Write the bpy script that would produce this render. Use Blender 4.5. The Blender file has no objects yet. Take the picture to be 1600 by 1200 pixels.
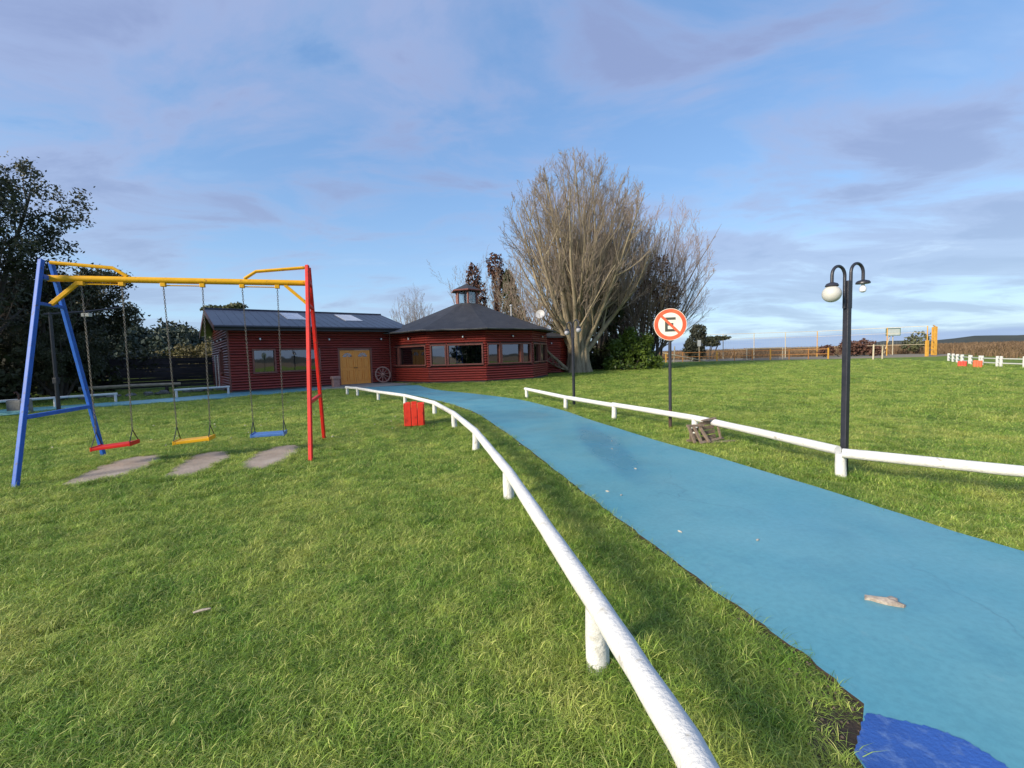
import bpy, math, random
import numpy as np
from mathutils import Vector, Matrix
R = math.radians
sc = bpy.context.scene
COL = sc.collection

# ------------------------------------------------------------------ camera
cam_data = bpy.data.cameras.new('camera')
cam = bpy.data.objects.new('camera', cam_data); COL.objects.link(cam)
cam_data.sensor_width = 36.0
cam_data.lens = 36.0 * 700 / 1600
cam_data.clip_start = 0.05; cam_data.clip_end = 20000
cam.matrix_world = Matrix.Translation((0, 0, 1.5)) @ (Matrix.Rotation(R(90 - 3.7), 4, 'X') @ Matrix.Rotation(R(-1.6), 4, 'Z'))
sc.camera = cam
sc.render.resolution_x = 1024; sc.render.resolution_y = 768

# ------------------------------------------------------------------ light
SUN_DIR = Vector((-0.78, -0.62, 0)).normalized()      # towards the sun, on the ground
SUN_EL = R(24)
to_sun = Vector((SUN_DIR.x * math.cos(SUN_EL), SUN_DIR.y * math.cos(SUN_EL), math.sin(SUN_EL)))
sun_data = bpy.data.lights.new('sun', 'SUN'); sun = bpy.data.objects.new('sun', sun_data); COL.objects.link(sun)
sun_data.energy = 3.4; sun_data.angle = R(15); sun_data.color = (1.0, 0.89, 0.74)
sun.rotation_euler = to_sun.to_track_quat('Z', 'Y').to_euler()

world = bpy.data.worlds.new('World'); sc.world = world; world.use_nodes = True
wt = world.node_tree; wt.nodes.clear()
def WN(t, **k):
    n = wt.nodes.new(t)
    for a, v in k.items(): setattr(n, a, v)
    return n
def math_node(tree, op, a, b=None, c=None, clamp=False):
    n = tree.nodes.new('ShaderNodeMath'); n.operation = op; n.use_clamp = clamp
    for i, v in enumerate((a, b, c)):
        if v is None: continue
        if isinstance(v, (int, float)): n.inputs[i].default_value = v
        else: tree.links.new(v, n.inputs[i])
    return n.outputs[0]
def ramp_node(tree, fac, stops, interp='EASE'):
    n = tree.nodes.new('ShaderNodeValToRGB'); n.color_ramp.interpolation = interp
    e = n.color_ramp.elements
    while len(e) < len(stops): e.new(0.5)
    for i, (p, c) in enumerate(stops):
        e[i].position = p; e[i].color = (*c, 1) if len(c) == 3 else c
    tree.links.new(fac, n.inputs[0]); return n.outputs[0]
def mix_node(tree, fac, a, b, mode='MIX'):
    n = tree.nodes.new('ShaderNodeMix'); n.data_type = 'RGBA'; n.blend_type = mode; n.clamp_factor = True
    for s, v in ((0, fac), (6, a), (7, b)):
        if isinstance(v, (int, float)): n.inputs[s].default_value = v
        elif isinstance(v, tuple): n.inputs[s].default_value = (*v, 1)
        else: tree.links.new(v, n.inputs[s])
    return n.outputs[2]
sky = WN('ShaderNodeTexSky', sky_type='NISHITA', sun_disc=False)
sky.sun_elevation = SUN_EL
sky.sun_rotation = math.atan2(to_sun.x, to_sun.y)
sky.air_density = 1.0; sky.dust_density = 0.15; sky.ozone_density = 3.0; sky.altitude = 0
tcw = WN('ShaderNodeTexCoord'); sep = WN('ShaderNodeSeparateXYZ'); wt.links.new(tcw.outputs['Generated'], sep.inputs[0])
zc = math_node(wt, 'MAXIMUM', sep.outputs[2], 0.0)
den = math_node(wt, 'ADD', zc, 0.17)
comb = WN('ShaderNodeCombineXYZ')
wt.links.new(math_node(wt, 'DIVIDE', sep.outputs[0], den), comb.inputs[0])
wt.links.new(math_node(wt, 'DIVIDE', sep.outputs[1], den), comb.inputs[1])
def cloud_noise(scale, detail, rough, loc, rot=0.0, stretch=(1, 1, 1), dist=0.0):
    mp = WN('ShaderNodeMapping'); mp.inputs['Location'].default_value = loc
    mp.inputs['Rotation'].default_value = (0, 0, rot); mp.inputs['Scale'].default_value = stretch
    wt.links.new(comb.outputs[0], mp.inputs[0])
    n = WN('ShaderNodeTexNoise'); n.inputs['Scale'].default_value = scale; n.inputs['Detail'].default_value = detail
    n.inputs['Roughness'].default_value = rough; n.inputs['Distortion'].default_value = dist
    wt.links.new(mp.outputs[0], n.inputs['Vector']); return n.outputs[0]
n_big = cloud_noise(0.42, 2, 0.5, (3.1, 1.2, 0))
n_mid = cloud_noise(1.5, 7, 0.58, (1.9, 7.3, 2.0), 0.35, (1.0, 1.6, 1), 0.45)
n_wisp = cloud_noise(0.8, 5, 0.6, (5.2, 2.0, 5.0), -0.5, (0.55, 2.2, 1), 0.5)
dens = math_node(wt, 'ADD', math_node(wt, 'MULTIPLY', n_mid, 0.75), math_node(wt, 'MULTIPLY', n_big, 0.55))
m1 = ramp_node(wt, dens, [(0.54, (0, 0, 0)), (0.72, (1, 1, 1))])
m2 = math_node(wt, 'MULTIPLY', ramp_node(wt, n_wisp, [(0.45, (0, 0, 0)), (0.78, (1, 1, 1))]), 0.55)
m = math_node(wt, 'MAXIMUM', m1, m2)
shade = ramp_node(wt, n_mid, [(0.30, (3.7, 4.3, 5.35)), (0.50, (2.15, 2.6, 4.05)), (0.66, (1.6, 1.95, 3.3))])   # grey-lavender cloud
thin = mix_node(wt, 0.5, sky.outputs[0], (1.2, 2.4, 4.7))          # thin high veil over the blue
skyc = mix_node(wt, math_node(wt, 'MULTIPLY', m, 0.8), thin, shade)
low = math_node(wt, 'POWER', math_node(wt, 'SUBTRACT', 1.0, zc), 5.5)
skyc = mix_node(wt, math_node(wt, 'MULTIPLY', low, 0.66), skyc, (3.1, 4.4, 5.3))    # paler air towards the horizon
# bank of cloud low over the sea
bank_n = cloud_noise(0.25, 4, 0.5, (9.0, 4.0, 1.0))
bank_h = math_node(wt, 'ADD', math_node(wt, 'MULTIPLY', bank_n, 0.05), 0.002)
bank = math_node(wt, 'SMOOTH_MAX', math_node(wt, 'DIVIDE', math_node(wt, 'SUBTRACT', bank_h, sep.outputs[2]), 0.01), 0.0, 0.1)
bankm = math_node(wt, 'MINIMUM', bank, 0.8, clamp=True)
skyc = mix_node(wt, bankm, skyc, (1.9, 2.6, 4.1))
bg = WN('ShaderNodeBackground'); bg.inputs[1].default_value = 0.10
wt.links.new(skyc, bg.inputs[0])
wo = WN('ShaderNodeOutputWorld'); wt.links.new(bg.outputs[0], wo.inputs[0])

sc.view_settings.view_transform = 'Standard'; sc.view_settings.look = 'None'
sc.view_settings.exposure = 0.92; sc.view_settings.gamma = 1.0; sc.view_settings.use_curve_mapping = False
try:
    sc.cycles.use_denoising = True
    sc.cycles.max_bounces = 8; sc.cycles.transparent_max_bounces = 12
except Exception: pass

# ------------------------------------------------------------------ materials
MATS = {}
def mat(name, c1, c2=None, scale=5.0, rough=0.6, bump=0.0, bscale=None, metallic=0.0, spec=0.5, coords='Object',
        stretch=(1, 1, 1), lo=0.35, hi=0.65, dirt=None, dscale=1.5, dlo=0.55, dhi=0.75, rvar=0.0, transl=0.0, rnd=0.0, coat=0.0, detail=6):
    if name in MATS: return MATS[name]
    m = bpy.data.materials.new(name); m.use_nodes = True; t = m.node_tree; t.nodes.clear()
    out = t.nodes.new('ShaderNodeOutputMaterial'); b = t.nodes.new('ShaderNodeBsdfPrincipled')
    b.inputs['Roughness'].default_value = rough; b.inputs['Metallic'].default_value = metallic
    b.inputs['Specular IOR Level'].default_value = spec
    if coat: b.inputs['Coat Weight'].default_value = coat; b.inputs['Coat Roughness'].default_value = 0.2
    tc = t.nodes.new('ShaderNodeTexCoord'); mp = t.nodes.new('ShaderNodeMapping'); mp.inputs['Scale'].default_value = stretch
    if coords == 'World':
        ge = t.nodes.new('ShaderNodeNewGeometry'); t.links.new(ge.outputs['Position'], mp.inputs[0])
    else: t.links.new(tc.outputs[coords], mp.inputs[0])
    def noise(s, d=detail, r=0.6):
        n = t.nodes.new('ShaderNodeTexNoise'); n.inputs['Scale'].default_value = s; n.inputs['Detail'].default_value = d
        n.inputs['Roughness'].default_value = r
        t.links.new(mp.outputs[0], n.inputs['Vector']); return n.outputs[0]
    if c2 is None: c2 = tuple(x * 0.8 for x in c1)
    col = ramp_node(t, noise(scale), [(lo, c1), (hi, c2)], 'LINEAR')
    if dirt is not None:
        dm = ramp_node(t, noise(dscale), [(dlo, (0, 0, 0)), (dhi, (1, 1, 1))], 'LINEAR')
        col = mix_node(t, dm, col, dirt)
    if rnd:
        oi = t.nodes.new('ShaderNodeObjectInfo'); hs = t.nodes.new('ShaderNodeHueSaturation')
        v = math_node(t, 'MULTIPLY_ADD', oi.outputs['Random'], rnd, 1 - rnd / 2)
        t.links.new(v, hs.inputs['Value']); t.links.new(col, hs.inputs['Color']); col = hs.outputs[0]
    t.links.new(col, b.inputs['Base Color'])
    if rvar:
        rv = math_node(t, 'MULTIPLY_ADD', noise(scale * 0.7), rvar, rough - rvar / 2, clamp=True); t.links.new(rv, b.inputs['Roughness'])
    if bump:
        bn = t.nodes.new('ShaderNodeBump'); bn.inputs['Strength'].default_value = bump; bn.inputs['Distance'].default_value = 0.02
        t.links.new(noise(bscale or scale * 4), bn.inputs['Height']); t.links.new(bn.outputs[0], b.inputs['Normal'])
    if transl:
        tr = t.nodes.new('ShaderNodeBsdfTranslucent'); t.links.new(col, tr.inputs[0])
        mx = t.nodes.new('ShaderNodeMixShader'); mx.inputs[0].default_value = transl
        t.links.new(b.outputs[0], mx.inputs[1]); t.links.new(tr.outputs[0], mx.inputs[2]); t.links.new(mx.outputs[0], out.inputs[0])
    else: t.links.new(b.outputs[0], out.inputs[0])
    MATS[name] = m; return m

def glass_mat(name, tint, ior=1.9, rough=0.02):
    m = bpy.data.materials.new(name); m.use_nodes = True; t = m.node_tree; t.nodes.clear()
    out = t.nodes.new('ShaderNodeOutputMaterial'); tr = t.nodes.new('ShaderNodeBsdfTransparent'); tr.inputs[0].default_value = (*tint, 1)
    gl = t.nodes.new('ShaderNodeBsdfGlossy'); gl.inputs['Roughness'].default_value = rough; gl.inputs[0].default_value = (1, 1, 1, 1)
    fr = t.nodes.new('ShaderNodeFresnel'); fr.inputs[0].default_value = ior
    tc = t.nodes.new('ShaderNodeTexCoord'); ns = t.nodes.new('ShaderNodeTexNoise'); ns.inputs['Scale'].default_value = 1.3; ns.inputs['Detail'].default_value = 1
    t.links.new(tc.outputs['Object'], ns.inputs['Vector'])
    bn = t.nodes.new('ShaderNodeBump'); bn.inputs['Strength'].default_value = 0.04; bn.inputs['Distance'].default_value = 0.05
    t.links.new(ns.outputs[0], bn.inputs['Height']); t.links.new(bn.outputs[0], gl.inputs['Normal'])
    mx = t.nodes.new('ShaderNodeMixShader'); t.links.new(fr.outputs[0], mx.inputs[0]); t.links.new(tr.outputs[0], mx.inputs[1]); t.links.new(gl.outputs[0], mx.inputs[2])
    t.links.new(mx.outputs[0], out.inputs[0]); return m

M_LOG = mat('red stained logs', (0.28, 0.034, 0.021), (0.18, 0.024, 0.017), 3.0, 0.42, 0.2, 30, coords='World', spec=0.45, stretch=(1, 1, 6), dirt=(0.10, 0.014, 0.012), dscale=0.8)
M_TRIM = mat('brown red trim', (0.22, 0.075, 0.055), (0.16, 0.05, 0.038), 6, 0.45, 0.15)
M_CORE = mat('dark inner timber', (0.05, 0.018, 0.012), (0.035, 0.012, 0.01), 4, 0.7)
M_ROOFB = mat('blue grey roof sheet', (0.035, 0.042, 0.065), (0.028, 0.034, 0.055), 1.2, 0.38, 0.05, coords='World', metallic=0.0, rvar=0.12)
M_ROOFR = mat('dark felt shingle', (0.030, 0.031, 0.036), (0.045, 0.045, 0.050), 2.2, 0.7, 0.6, 22, coords='World', dirt=(0.075, 0.074, 0.074), dscale=0.9, dlo=0.55, dhi=0.8)
M_BLACK = mat('black painted metal', (0.018, 0.019, 0.026), (0.030, 0.030, 0.040), 9, 0.38, 0.1)
M_GUTTER = mat('black gutter', (0.016, 0.017, 0.022), (0.022, 0.022, 0.028), 3, 0.45)
M_DOOR = mat('varnished orange wood', (0.95, 0.37, 0.05), (0.84, 0.29, 0.036), 5, 0.38, 0.12, coords='Object', stretch=(5, 5, 0.7), coat=0.3)
M_SKYL = mat('translucent roof panel', (0.62, 0.64, 0.68), (0.5, 0.52, 0.56), 2, 0.4)
M_CONC = mat('weathered concrete', (0.30, 0.29, 0.27), (0.20, 0.195, 0.185), 3, 0.85, 0.4, 60, coords='World')
M_STEP = mat('dark plinth', (0.07, 0.065, 0.065), (0.05, 0.048, 0.05), 3, 0.85, 0.4, 30)
M_WHITE = mat('chalky white paint', (0.69, 0.69, 0.66), (0.60, 0.60, 0.57), 5, 0.7, 0.5, 45, coords='World', dirt=(0.36, 0.34, 0.28), dscale=14, dlo=0.61, dhi=0.74, spec=0.25)
M_LAMPW = mat('opal globe', (0.72, 0.70, 0.64), (0.62, 0.60, 0.53), 6, 0.35, transl=0.25)
M_GLOBE2 = mat('grey globe', (0.34, 0.34, 0.36), (0.26, 0.26, 0.28), 6, 0.4)  # plain grey, darker than the opal globe
M_BULB = mat('bulb glass', (0.8, 0.8, 0.8), (0.7, 0.7, 0.72), 6, 0.15)
M_SWY = mat('yellow swing paint', (0.78, 0.42, 0.015), (0.70, 0.36, 0.012), 6, 0.5, 0.08, spec=0.25, dirt=(0.40, 0.20, 0.03), dscale=16, dlo=0.60, dhi=0.66)
M_SWB = mat('blue swing paint', (0.025, 0.12, 0.50), (0.02, 0.10, 0.42), 6, 0.5, 0.08, spec=0.25, dirt=(0.05, 0.07, 0.16), dscale=16, dlo=0.60, dhi=0.66)
M_SWR = mat('red swing paint', (0.62, 0.022, 0.015), (0.52, 0.016, 0.012), 6, 0.5, 0.08, spec=0.25, dirt=(0.30, 0.04, 0.02), dscale=16, dlo=0.60, dhi=0.66)
M_SEATB = mat('blue seat paint', (0.07, 0.19, 0.46), (0.05, 0.14, 0.38), 8, 0.5, 0.2, dirt=(0.2, 0.25, 0.32), dscale=12)
M_CHAIN = mat('galvanised chain', (0.22, 0.21, 0.19), (0.12, 0.10, 0.08), 40, 0.45, metallic=0.7)
M_REDBOX = mat('orange red board paint', (0.85, 0.050, 0.020), (0.72, 0.036, 0.016), 8, 0.5, 0.15, dirt=(0.3, 0.02, 0.012), dscale=8, dlo=0.6, dhi=0.75)
M_SIGNR = mat('sign red', (0.74, 0.15, 0.06), (0.66, 0.095, 0.04), 6, 0.45)
M_SIGNW = mat('sign white', (0.80, 0.78, 0.66), (0.74, 0.72, 0.58), 6, 0.5)
M_SIGNK = mat('sign black', (0.05, 0.055, 0.045), (0.08, 0.08, 0.06), 9, 0.55)
M_RUST = mat('rusty pole', (0.035, 0.03, 0.03), (0.10, 0.035, 0.02), 7, 0.7, 0.3, dirt=(0.14, 0.05, 0.025), dscale=3)
M_OLDWOOD = mat('grey weathered wood', (0.27, 0.20, 0.14), (0.16, 0.12, 0.09), 5, 0.85, 0.5, 30, stretch=(6, 6, 6))
M_DARKPLANK = mat('dark aged planks', (0.030, 0.026, 0.034), (0.055, 0.048, 0.055), 2, 0.75, 0.4, 20, rnd=0.7, coords='World', stretch=(0.5, 0.5, 5))
M_WHEEL = mat('brown red wheel wood', (0.42, 0.25, 0.205), (0.32, 0.18, 0.145), 8, 0.7, 0.3)
M_STONE = mat('grey stone', (0.24, 0.23, 0.21), (0.12, 0.12, 0.11), 4, 0.9, 0.6, 18, rnd=0.5)
M_HOSE = mat('turquoise hose', (0.25, 0.48, 0.44), (0.2, 0.42, 0.4), 8, 0.4)
M_YELPOST = mat('yellow court paint', (0.66, 0.36, 0.05), (0.55, 0.28, 0.04), 3, 0.5, dirt=(0.4, 0.2, 0.06), dscale=4)
M_ORPOST = mat('faded orange paint', (0.55, 0.24, 0.06), (0.42, 0.19, 0.06), 3, 0.6)
M_WIRE = mat('grey wire', (0.42, 0.42, 0.42), (0.34, 0.34, 0.34), 3, 0.6)
M_PALEPOST = mat('pale worn post', (0.55, 0.50, 0.38), (0.45, 0.38, 0.24), 4, 0.7)
M_NET = mat('dark goal net', (0.06, 0.06, 0.065), None, 4, 0.9)
M_BARK = mat('pale ash bark', (0.34, 0.28, 0.18), (0.22, 0.18, 0.115), 3, 0.9, 0.6, 12, coords='World', stretch=(2, 2, 0.6), dirt=(0.40, 0.36, 0.24), dscale=2)
M_TWIG = mat('ash twigs', (0.29, 0.235, 0.18), (0.21, 0.17, 0.13), 0.5, 0.9, coords='World')
M_TWIG2 = mat('brown twigs', (0.34, 0.25, 0.19), (0.26, 0.19, 0.145), 0.5, 0.9, coords='World')
M_TWIG3 = mat('grey twigs', (0.27, 0.215, 0.175), (0.22, 0.175, 0.145), 0.5, 0.9, coords='World')
M_BARK2 = mat('grey brown bark', (0.24, 0.19, 0.145), (0.16, 0.125, 0.095), 3, 0.9, 0.4, 12, coords='World')
M_DBARK = mat('dark bark', (0.09, 0.075, 0.06), (0.05, 0.042, 0.035), 5, 0.95, 0.6, 20, coords='World')
M_LEAFD = mat('dark evergreen leaves', (0.068, 0.076, 0.036), (0.036, 0.044, 0.022), 1.3, 0.6, coords='World', transl=0.15)
M_LEAFW = mat('far wood leaves', (0.040, 0.062, 0.040), (0.022, 0.036, 0.026), 0.25, 0.7, coords='World', transl=0.1)
M_LEAFP = mat('pale pine leaves', (0.13, 0.14, 0.06), (0.08, 0.09, 0.04), 0.8, 0.7, coords='World', transl=0.15)
M_LEAFO = mat('olive brown scrub', (0.13, 0.105, 0.035), (0.075, 0.068, 0.025), 0.8, 0.75, coords='World', transl=0.15)
M_LEAFG = mat('bright shrub leaves', (0.15, 0.22, 0.03), (0.08, 0.13, 0.022), 1.2, 0.45, coords='World', transl=0.25)
M_LEAFI = mat('ivy leaves', (0.055, 0.075, 0.022), (0.03, 0.045, 0.016), 0.9, 0.5, coords='World', transl=0.15)
M_LEAFR = mat('russet dead creeper', (0.12, 0.055, 0.035), (0.075, 0.035, 0.025), 0.9, 0.8, coords='World', transl=0.1)
M_LEAFC = mat('copper dead leaves', (0.19, 0.10, 0.045), (0.12, 0.062, 0.032), 0.9, 0.8, coords='World', transl=0.15)
M_GLASS = glass_mat('window glass', (0.18, 0.2, 0.2), 2.6)
M_GLASSC = glass_mat('cupola glass', (0.85, 0.88, 0.88), 1.5)
M_INT = mat('dim interior', (0.06, 0.045, 0.035), None, 3, 0.8)
M_HEATH = mat('brown heath tufts', (0.24, 0.16, 0.085), (0.15, 0.095, 0.05), 0.06, 0.9, coords='World', transl=0.2, rnd=0.6)
M_SAND = mat('dry court ground', (0.24, 0.20, 0.14), (0.17, 0.15, 0.10), 0.8, 0.9, 0.3, coords='World')
M_LEAFDRY = mat('dry bleached bark scrap', (0.44, 0.38, 0.31), (0.26, 0.21, 0.165), 30, 0.9, 0.4, 60)
M_PETAL = mat('pale fallen leaf', (0.50, 0.46, 0.38), (0.36, 0.31, 0.24), 20, 0.8)

def lawn_colour(t, vec, scale_pos=1.0):
    """large patches of yellower and darker turf from a world position"""
    def ns(s, d, r=0.6):
        n = t.nodes.new('ShaderNodeTexNoise'); n.inputs['Scale'].default_value = s; n.inputs['Detail'].default_value = d
        n.inputs['Roughness'].default_value = r; t.links.new(vec, n.inputs['Vector']); return n.outputs[0]
    a = ramp_node(t, ns(0.75, 6, 0.65), [(0.32, (0.105, 0.188, 0.028)), (0.50, (0.195, 0.266, 0.046)), (0.70, (0.305, 0.325, 0.080))], 'LINEAR')
    b = ramp_node(t, ns(3.2, 4), [(0.36, (0.62, 0.78, 0.6)), (0.60, (1.12, 1.08, 1.1))], 'LINEAR')
    return mix_node(t, 1.0, a, b, 'MULTIPLY')
def grass_mat(name, gain=1.0, transl=0.32):
    m = bpy.data.materials.new(name); m.use_nodes = True; t = m.node_tree; t.nodes.clear()
    out = t.nodes.new('ShaderNodeOutputMaterial'); ge = t.nodes.new('ShaderNodeNewGeometry')
    col = lawn_colour(t, ge.outputs['Position'])
    oi = t.nodes.new('ShaderNodeObjectInfo'); at = t.nodes.new('ShaderNodeAttribute'); at.attribute_name = 'tone'
    straw = math_node(t, 'GREATER_THAN', at.outputs['Fac'], 0.84)
    col = mix_node(t, math_node(t, 'MULTIPLY', straw, 0.55), col, (0.34, 0.30, 0.12))
    hs = t.nodes.new('ShaderNodeHueSaturation')
    v = math_node(t, 'MULTIPLY_ADD', at.outputs['Fac'], 0.9 * gain, 0.50 * gain)
    v = math_node(t, 'MULTIPLY', v, math_node(t, 'MULTIPLY_ADD', oi.outputs['Random'], 0.5, 0.78))
    t.links.new(v, hs.inputs['Value']); t.links.new(col, hs.inputs['Color'])
    d = t.nodes.new('ShaderNodeBsdfPrincipled'); d.inputs['Roughness'].default_value = 0.5; d.inputs['Specular IOR Level'].default_value = 0.35
    t.links.new(hs.outputs[0], d.inputs['Base Color'])
    tr = t.nodes.new('ShaderNodeBsdfTranslucent'); t.links.new(hs.outputs[0], tr.inputs[0])
    mx = t.nodes.new('ShaderNodeMixShader'); mx.inputs[0].default_value = transl
    t.links.new(d.outputs[0], mx.inputs[1]); t.links.new(tr.outputs[0], mx.inputs[2]); t.links.new(mx.outputs[0], out.inputs[0])
    return m
M_GRASS = grass_mat('grass blades', 1.62)
M_TUFT = grass_mat('long tuft blades', 1.7)
def lawn_mat():
    m = bpy.data.materials.new('lawn turf'); m.use_nodes = True; t = m.node_tree; t.nodes.clear()
    out = t.nodes.new('ShaderNodeOutputMaterial'); ge = t.nodes.new('ShaderNodeNewGeometry')
    col = lawn_colour(t, ge.outputs['Position'])
    n = t.nodes.new('ShaderNodeTexNoise'); n.inputs['Scale'].default_value = 14; n.inputs['Detail'].default_value = 5; n.inputs['Roughness'].default_value = 0.7
    t.links.new(ge.outputs['Position'], n.inputs['Vector'])
    col = mix_node(t, 1.0, col, ramp_node(t, n.outputs[0], [(0.3, (0.45, 0.5, 0.4)), (0.65, (1.05, 1.05, 1.0))], 'LINEAR'), 'MULTIPLY')
    d = t.nodes.new('ShaderNodeBsdfPrincipled'); d.inputs['Roughness'].default_value = 0.9; d.inputs['Specular IOR Level'].default_value = 0.15
    t.links.new(col, d.inputs['Base Color'])
    bn = t.nodes.new('ShaderNodeBump'); bn.inputs['Strength'].default_value = 0.9; bn.inputs['Distance'].default_value = 0.06
    n2 = t.nodes.new('ShaderNodeTexNoise'); n2.inputs['Scale'].default_value = 9; n2.inputs['Detail'].default_value = 8; n2.inputs['Roughness'].default_value = 0.75
    t.links.new(ge.outputs['Position'], n2.inputs['Vector']); t.links.new(n2.outputs[0], bn.inputs['Height']); t.links.new(bn.outputs[0], d.inputs['Normal'])
    t.links.new(d.outputs[0], out.inputs[0]); return m
M_LAWN = lawn_mat()
def path_mat():
    m = bpy.data.materials.new('blue painted concrete'); m.use_nodes = True; t = m.node_tree; t.nodes.clear()
    out = t.nodes.new('ShaderNodeOutputMaterial'); ge = t.nodes.new('ShaderNodeNewGeometry'); P = ge.outputs['Position']
    def ns(s, d, r=0.6, vec=P, dist=0.0):
        n = t.nodes.new('ShaderNodeTexNoise'); n.inputs['Scale'].default_value = s; n.inputs['Detail'].default_value = d
        n.inputs['Roughness'].default_value = r; n.inputs['Distortion'].default_value = dist; t.links.new(vec, n.inputs['Vector']); return n.outputs[0]
    col = ramp_node(t, ns(0.9, 5), [(0.34, (0.084, 0.292, 0.368)), (0.66, (0.122, 0.335, 0.392))], 'LINEAR')
    col = mix_node(t, 1.0, col, ramp_node(t, ns(26, 5, 0.7), [(0.3, (0.86, 0.87, 0.88)), (0.6, (1.04, 1.03, 1.02))], 'LINEAR'), 'MULTIPLY')
    col = mix_node(t, math_node(t, 'MULTIPLY', ramp_node(t, ns(1.6, 7, 0.72), [(0.52, (0, 0, 0)), (0.72, (1, 1, 1))], 'LINEAR'), 0.42), col, (0.055, 0.20, 0.285))
    col = mix_node(t, math_node(t, 'MULTIPLY', ramp_node(t, ns(5.5, 7, 0.75), [(0.60, (0, 0, 0)), (0.72, (1, 1, 1))], 'LINEAR'), 0.30), col, (0.24, 0.40, 0.42))
    # hairline cracks
    vo = t.nodes.new('ShaderNodeTexVoronoi'); vo.feature = 'DISTANCE_TO_EDGE'; vo.inputs['Scale'].default_value = 0.38
    wv = t.nodes.new('ShaderNodeVectorMath'); wv.operation = 'MULTIPLY_ADD'
    nz = t.nodes.new('ShaderNodeTexNoise'); nz.inputs['Scale'].default_value = 2.5; nz.inputs['Detail'].default_value = 5; t.links.new(P, nz.inputs['Vector'])
    t.links.new(nz.outputs['Color'], wv.inputs[0]); wv.inputs[1].default_value = (0.5, 0.5, 0.5); t.links.new(P, wv.inputs[2])
    t.links.new(wv.outputs[0], vo.inputs['Vector'])
    crack = ramp_node(t, vo.outputs[0], [(0.0, (1, 1, 1)), (0.006, (0, 0, 0))], 'LINEAR')
    crack = math_node(t, 'MULTIPLY', crack, ramp_node(t, ns(0.7, 2), [(0.45, (0, 0, 0)), (0.6, (1, 1, 1))], 'LINEAR'))
    col = mix_node(t, math_node(t, 'MULTIPLY', crack, 0.28), col, (0.025, 0.10, 0.15))
    d = t.nodes.new('ShaderNodeBsdfPrincipled'); d.inputs['Specular IOR Level'].default_value = 0.5
    t.links.new(col, d.inputs['Base Color'])
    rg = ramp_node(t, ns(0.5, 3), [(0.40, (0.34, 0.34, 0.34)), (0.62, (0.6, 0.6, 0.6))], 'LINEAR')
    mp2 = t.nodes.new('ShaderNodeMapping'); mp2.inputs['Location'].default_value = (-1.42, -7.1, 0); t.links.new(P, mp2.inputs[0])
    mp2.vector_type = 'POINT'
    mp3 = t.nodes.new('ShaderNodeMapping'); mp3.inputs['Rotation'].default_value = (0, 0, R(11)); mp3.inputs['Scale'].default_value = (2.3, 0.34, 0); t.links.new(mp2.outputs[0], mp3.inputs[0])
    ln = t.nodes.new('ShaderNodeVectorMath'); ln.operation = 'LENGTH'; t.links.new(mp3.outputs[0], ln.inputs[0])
    wet = ramp_node(t, math_node(t, 'ADD', ln.outputs['Value'], math_node(t, 'MULTIPLY', ns(3.0, 3), 0.35)), [(0.70, (1, 1, 1)), (1.25, (0, 0, 0))], 'LINEAR')  # mask of the damp patch and of the tree reflection painted in it
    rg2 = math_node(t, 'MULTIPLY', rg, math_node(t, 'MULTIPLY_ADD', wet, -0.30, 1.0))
    col_reflect = mix_node(t, math_node(t, 'MULTIPLY', wet, 0.38), col, (0.035, 0.20, 0.36)); t.links.new(col_reflect, d.inputs['Base Color'])  # dark tree reflection in the damp film, partly put into the colour
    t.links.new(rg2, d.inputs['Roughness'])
    # broom marks across the slab + grain
    mp = t.nodes.new('ShaderNodeMapping'); mp.inputs['Rotation'].default_value = (0, 0, R(-24)); mp.inputs['Scale'].default_value = (0.25, 48, 1); t.links.new(P, mp.inputs[0])
    broom = math_node(t, 'MULTIPLY', ns(1.0, 3, 0.6, mp.outputs[0], 0.2), ramp_node(t, ns(0.8, 2), [(0.4, (0, 0, 0)), (0.62, (1, 1, 1))], 'LINEAR'))
    h = math_node(t, 'ADD', math_node(t, 'MULTIPLY', ns(190, 3, 0.7), 0.6), broom)
    h = math_node(t, 'SUBTRACT', h, math_node(t, 'MULTIPLY', crack, 1.0))
    bn = t.nodes.new('ShaderNodeBump'); bn.inputs['Strength'].default_value = 0.22; bn.inputs['Distance'].default_value = 0.004
    t.links.new(h, bn.inputs['Height']); t.links.new(bn.outputs[0], d.inputs['Normal'])
    t.links.new(d.outputs[0], out.inputs[0]); return m
M_PATH = path_mat()
M_DEEP = mat('deep blue worn paint', (0.028, 0.110, 0.40), (0.020, 0.082, 0.31), 4, 0.7, 0.4, 60, coords='World', dirt=(0.10, 0.19, 0.42), dscale=16, dlo=0.52, dhi=0.70)
M_DIRT = mat('trodden earth', (0.38, 0.31, 0.245), (0.27, 0.22, 0.17), 2.5, 0.95, 0.5, 30, coords='World', dirt=(0.42, 0.37, 0.30), dscale=1.2)
M_SOIL = mat('dark wet soil', (0.05, 0.035, 0.025), (0.03, 0.022, 0.016), 12, 0.95, 0.8, 40, coords='World')
M_MOOR = mat('brown moorland', (0.20, 0.14, 0.075), (0.12, 0.085, 0.045), 0.08, 0.95, 0.6, 0.8, coords='World', stretch=(1, 2.5, 1), dirt=(0.07, 0.07, 0.03), dscale=0.03)
M_SEA = mat('grey blue sea', (0.10, 0.16, 0.22), (0.09, 0.14, 0.20), 0.01, 0.25, 0.3, 0.5, coords='World')
M_HILL = mat('dark wooded hill', (0.030, 0.038, 0.030), (0.045, 0.050, 0.034), 0.05, 0.95, 0.8, 0.3, coords='World')

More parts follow.
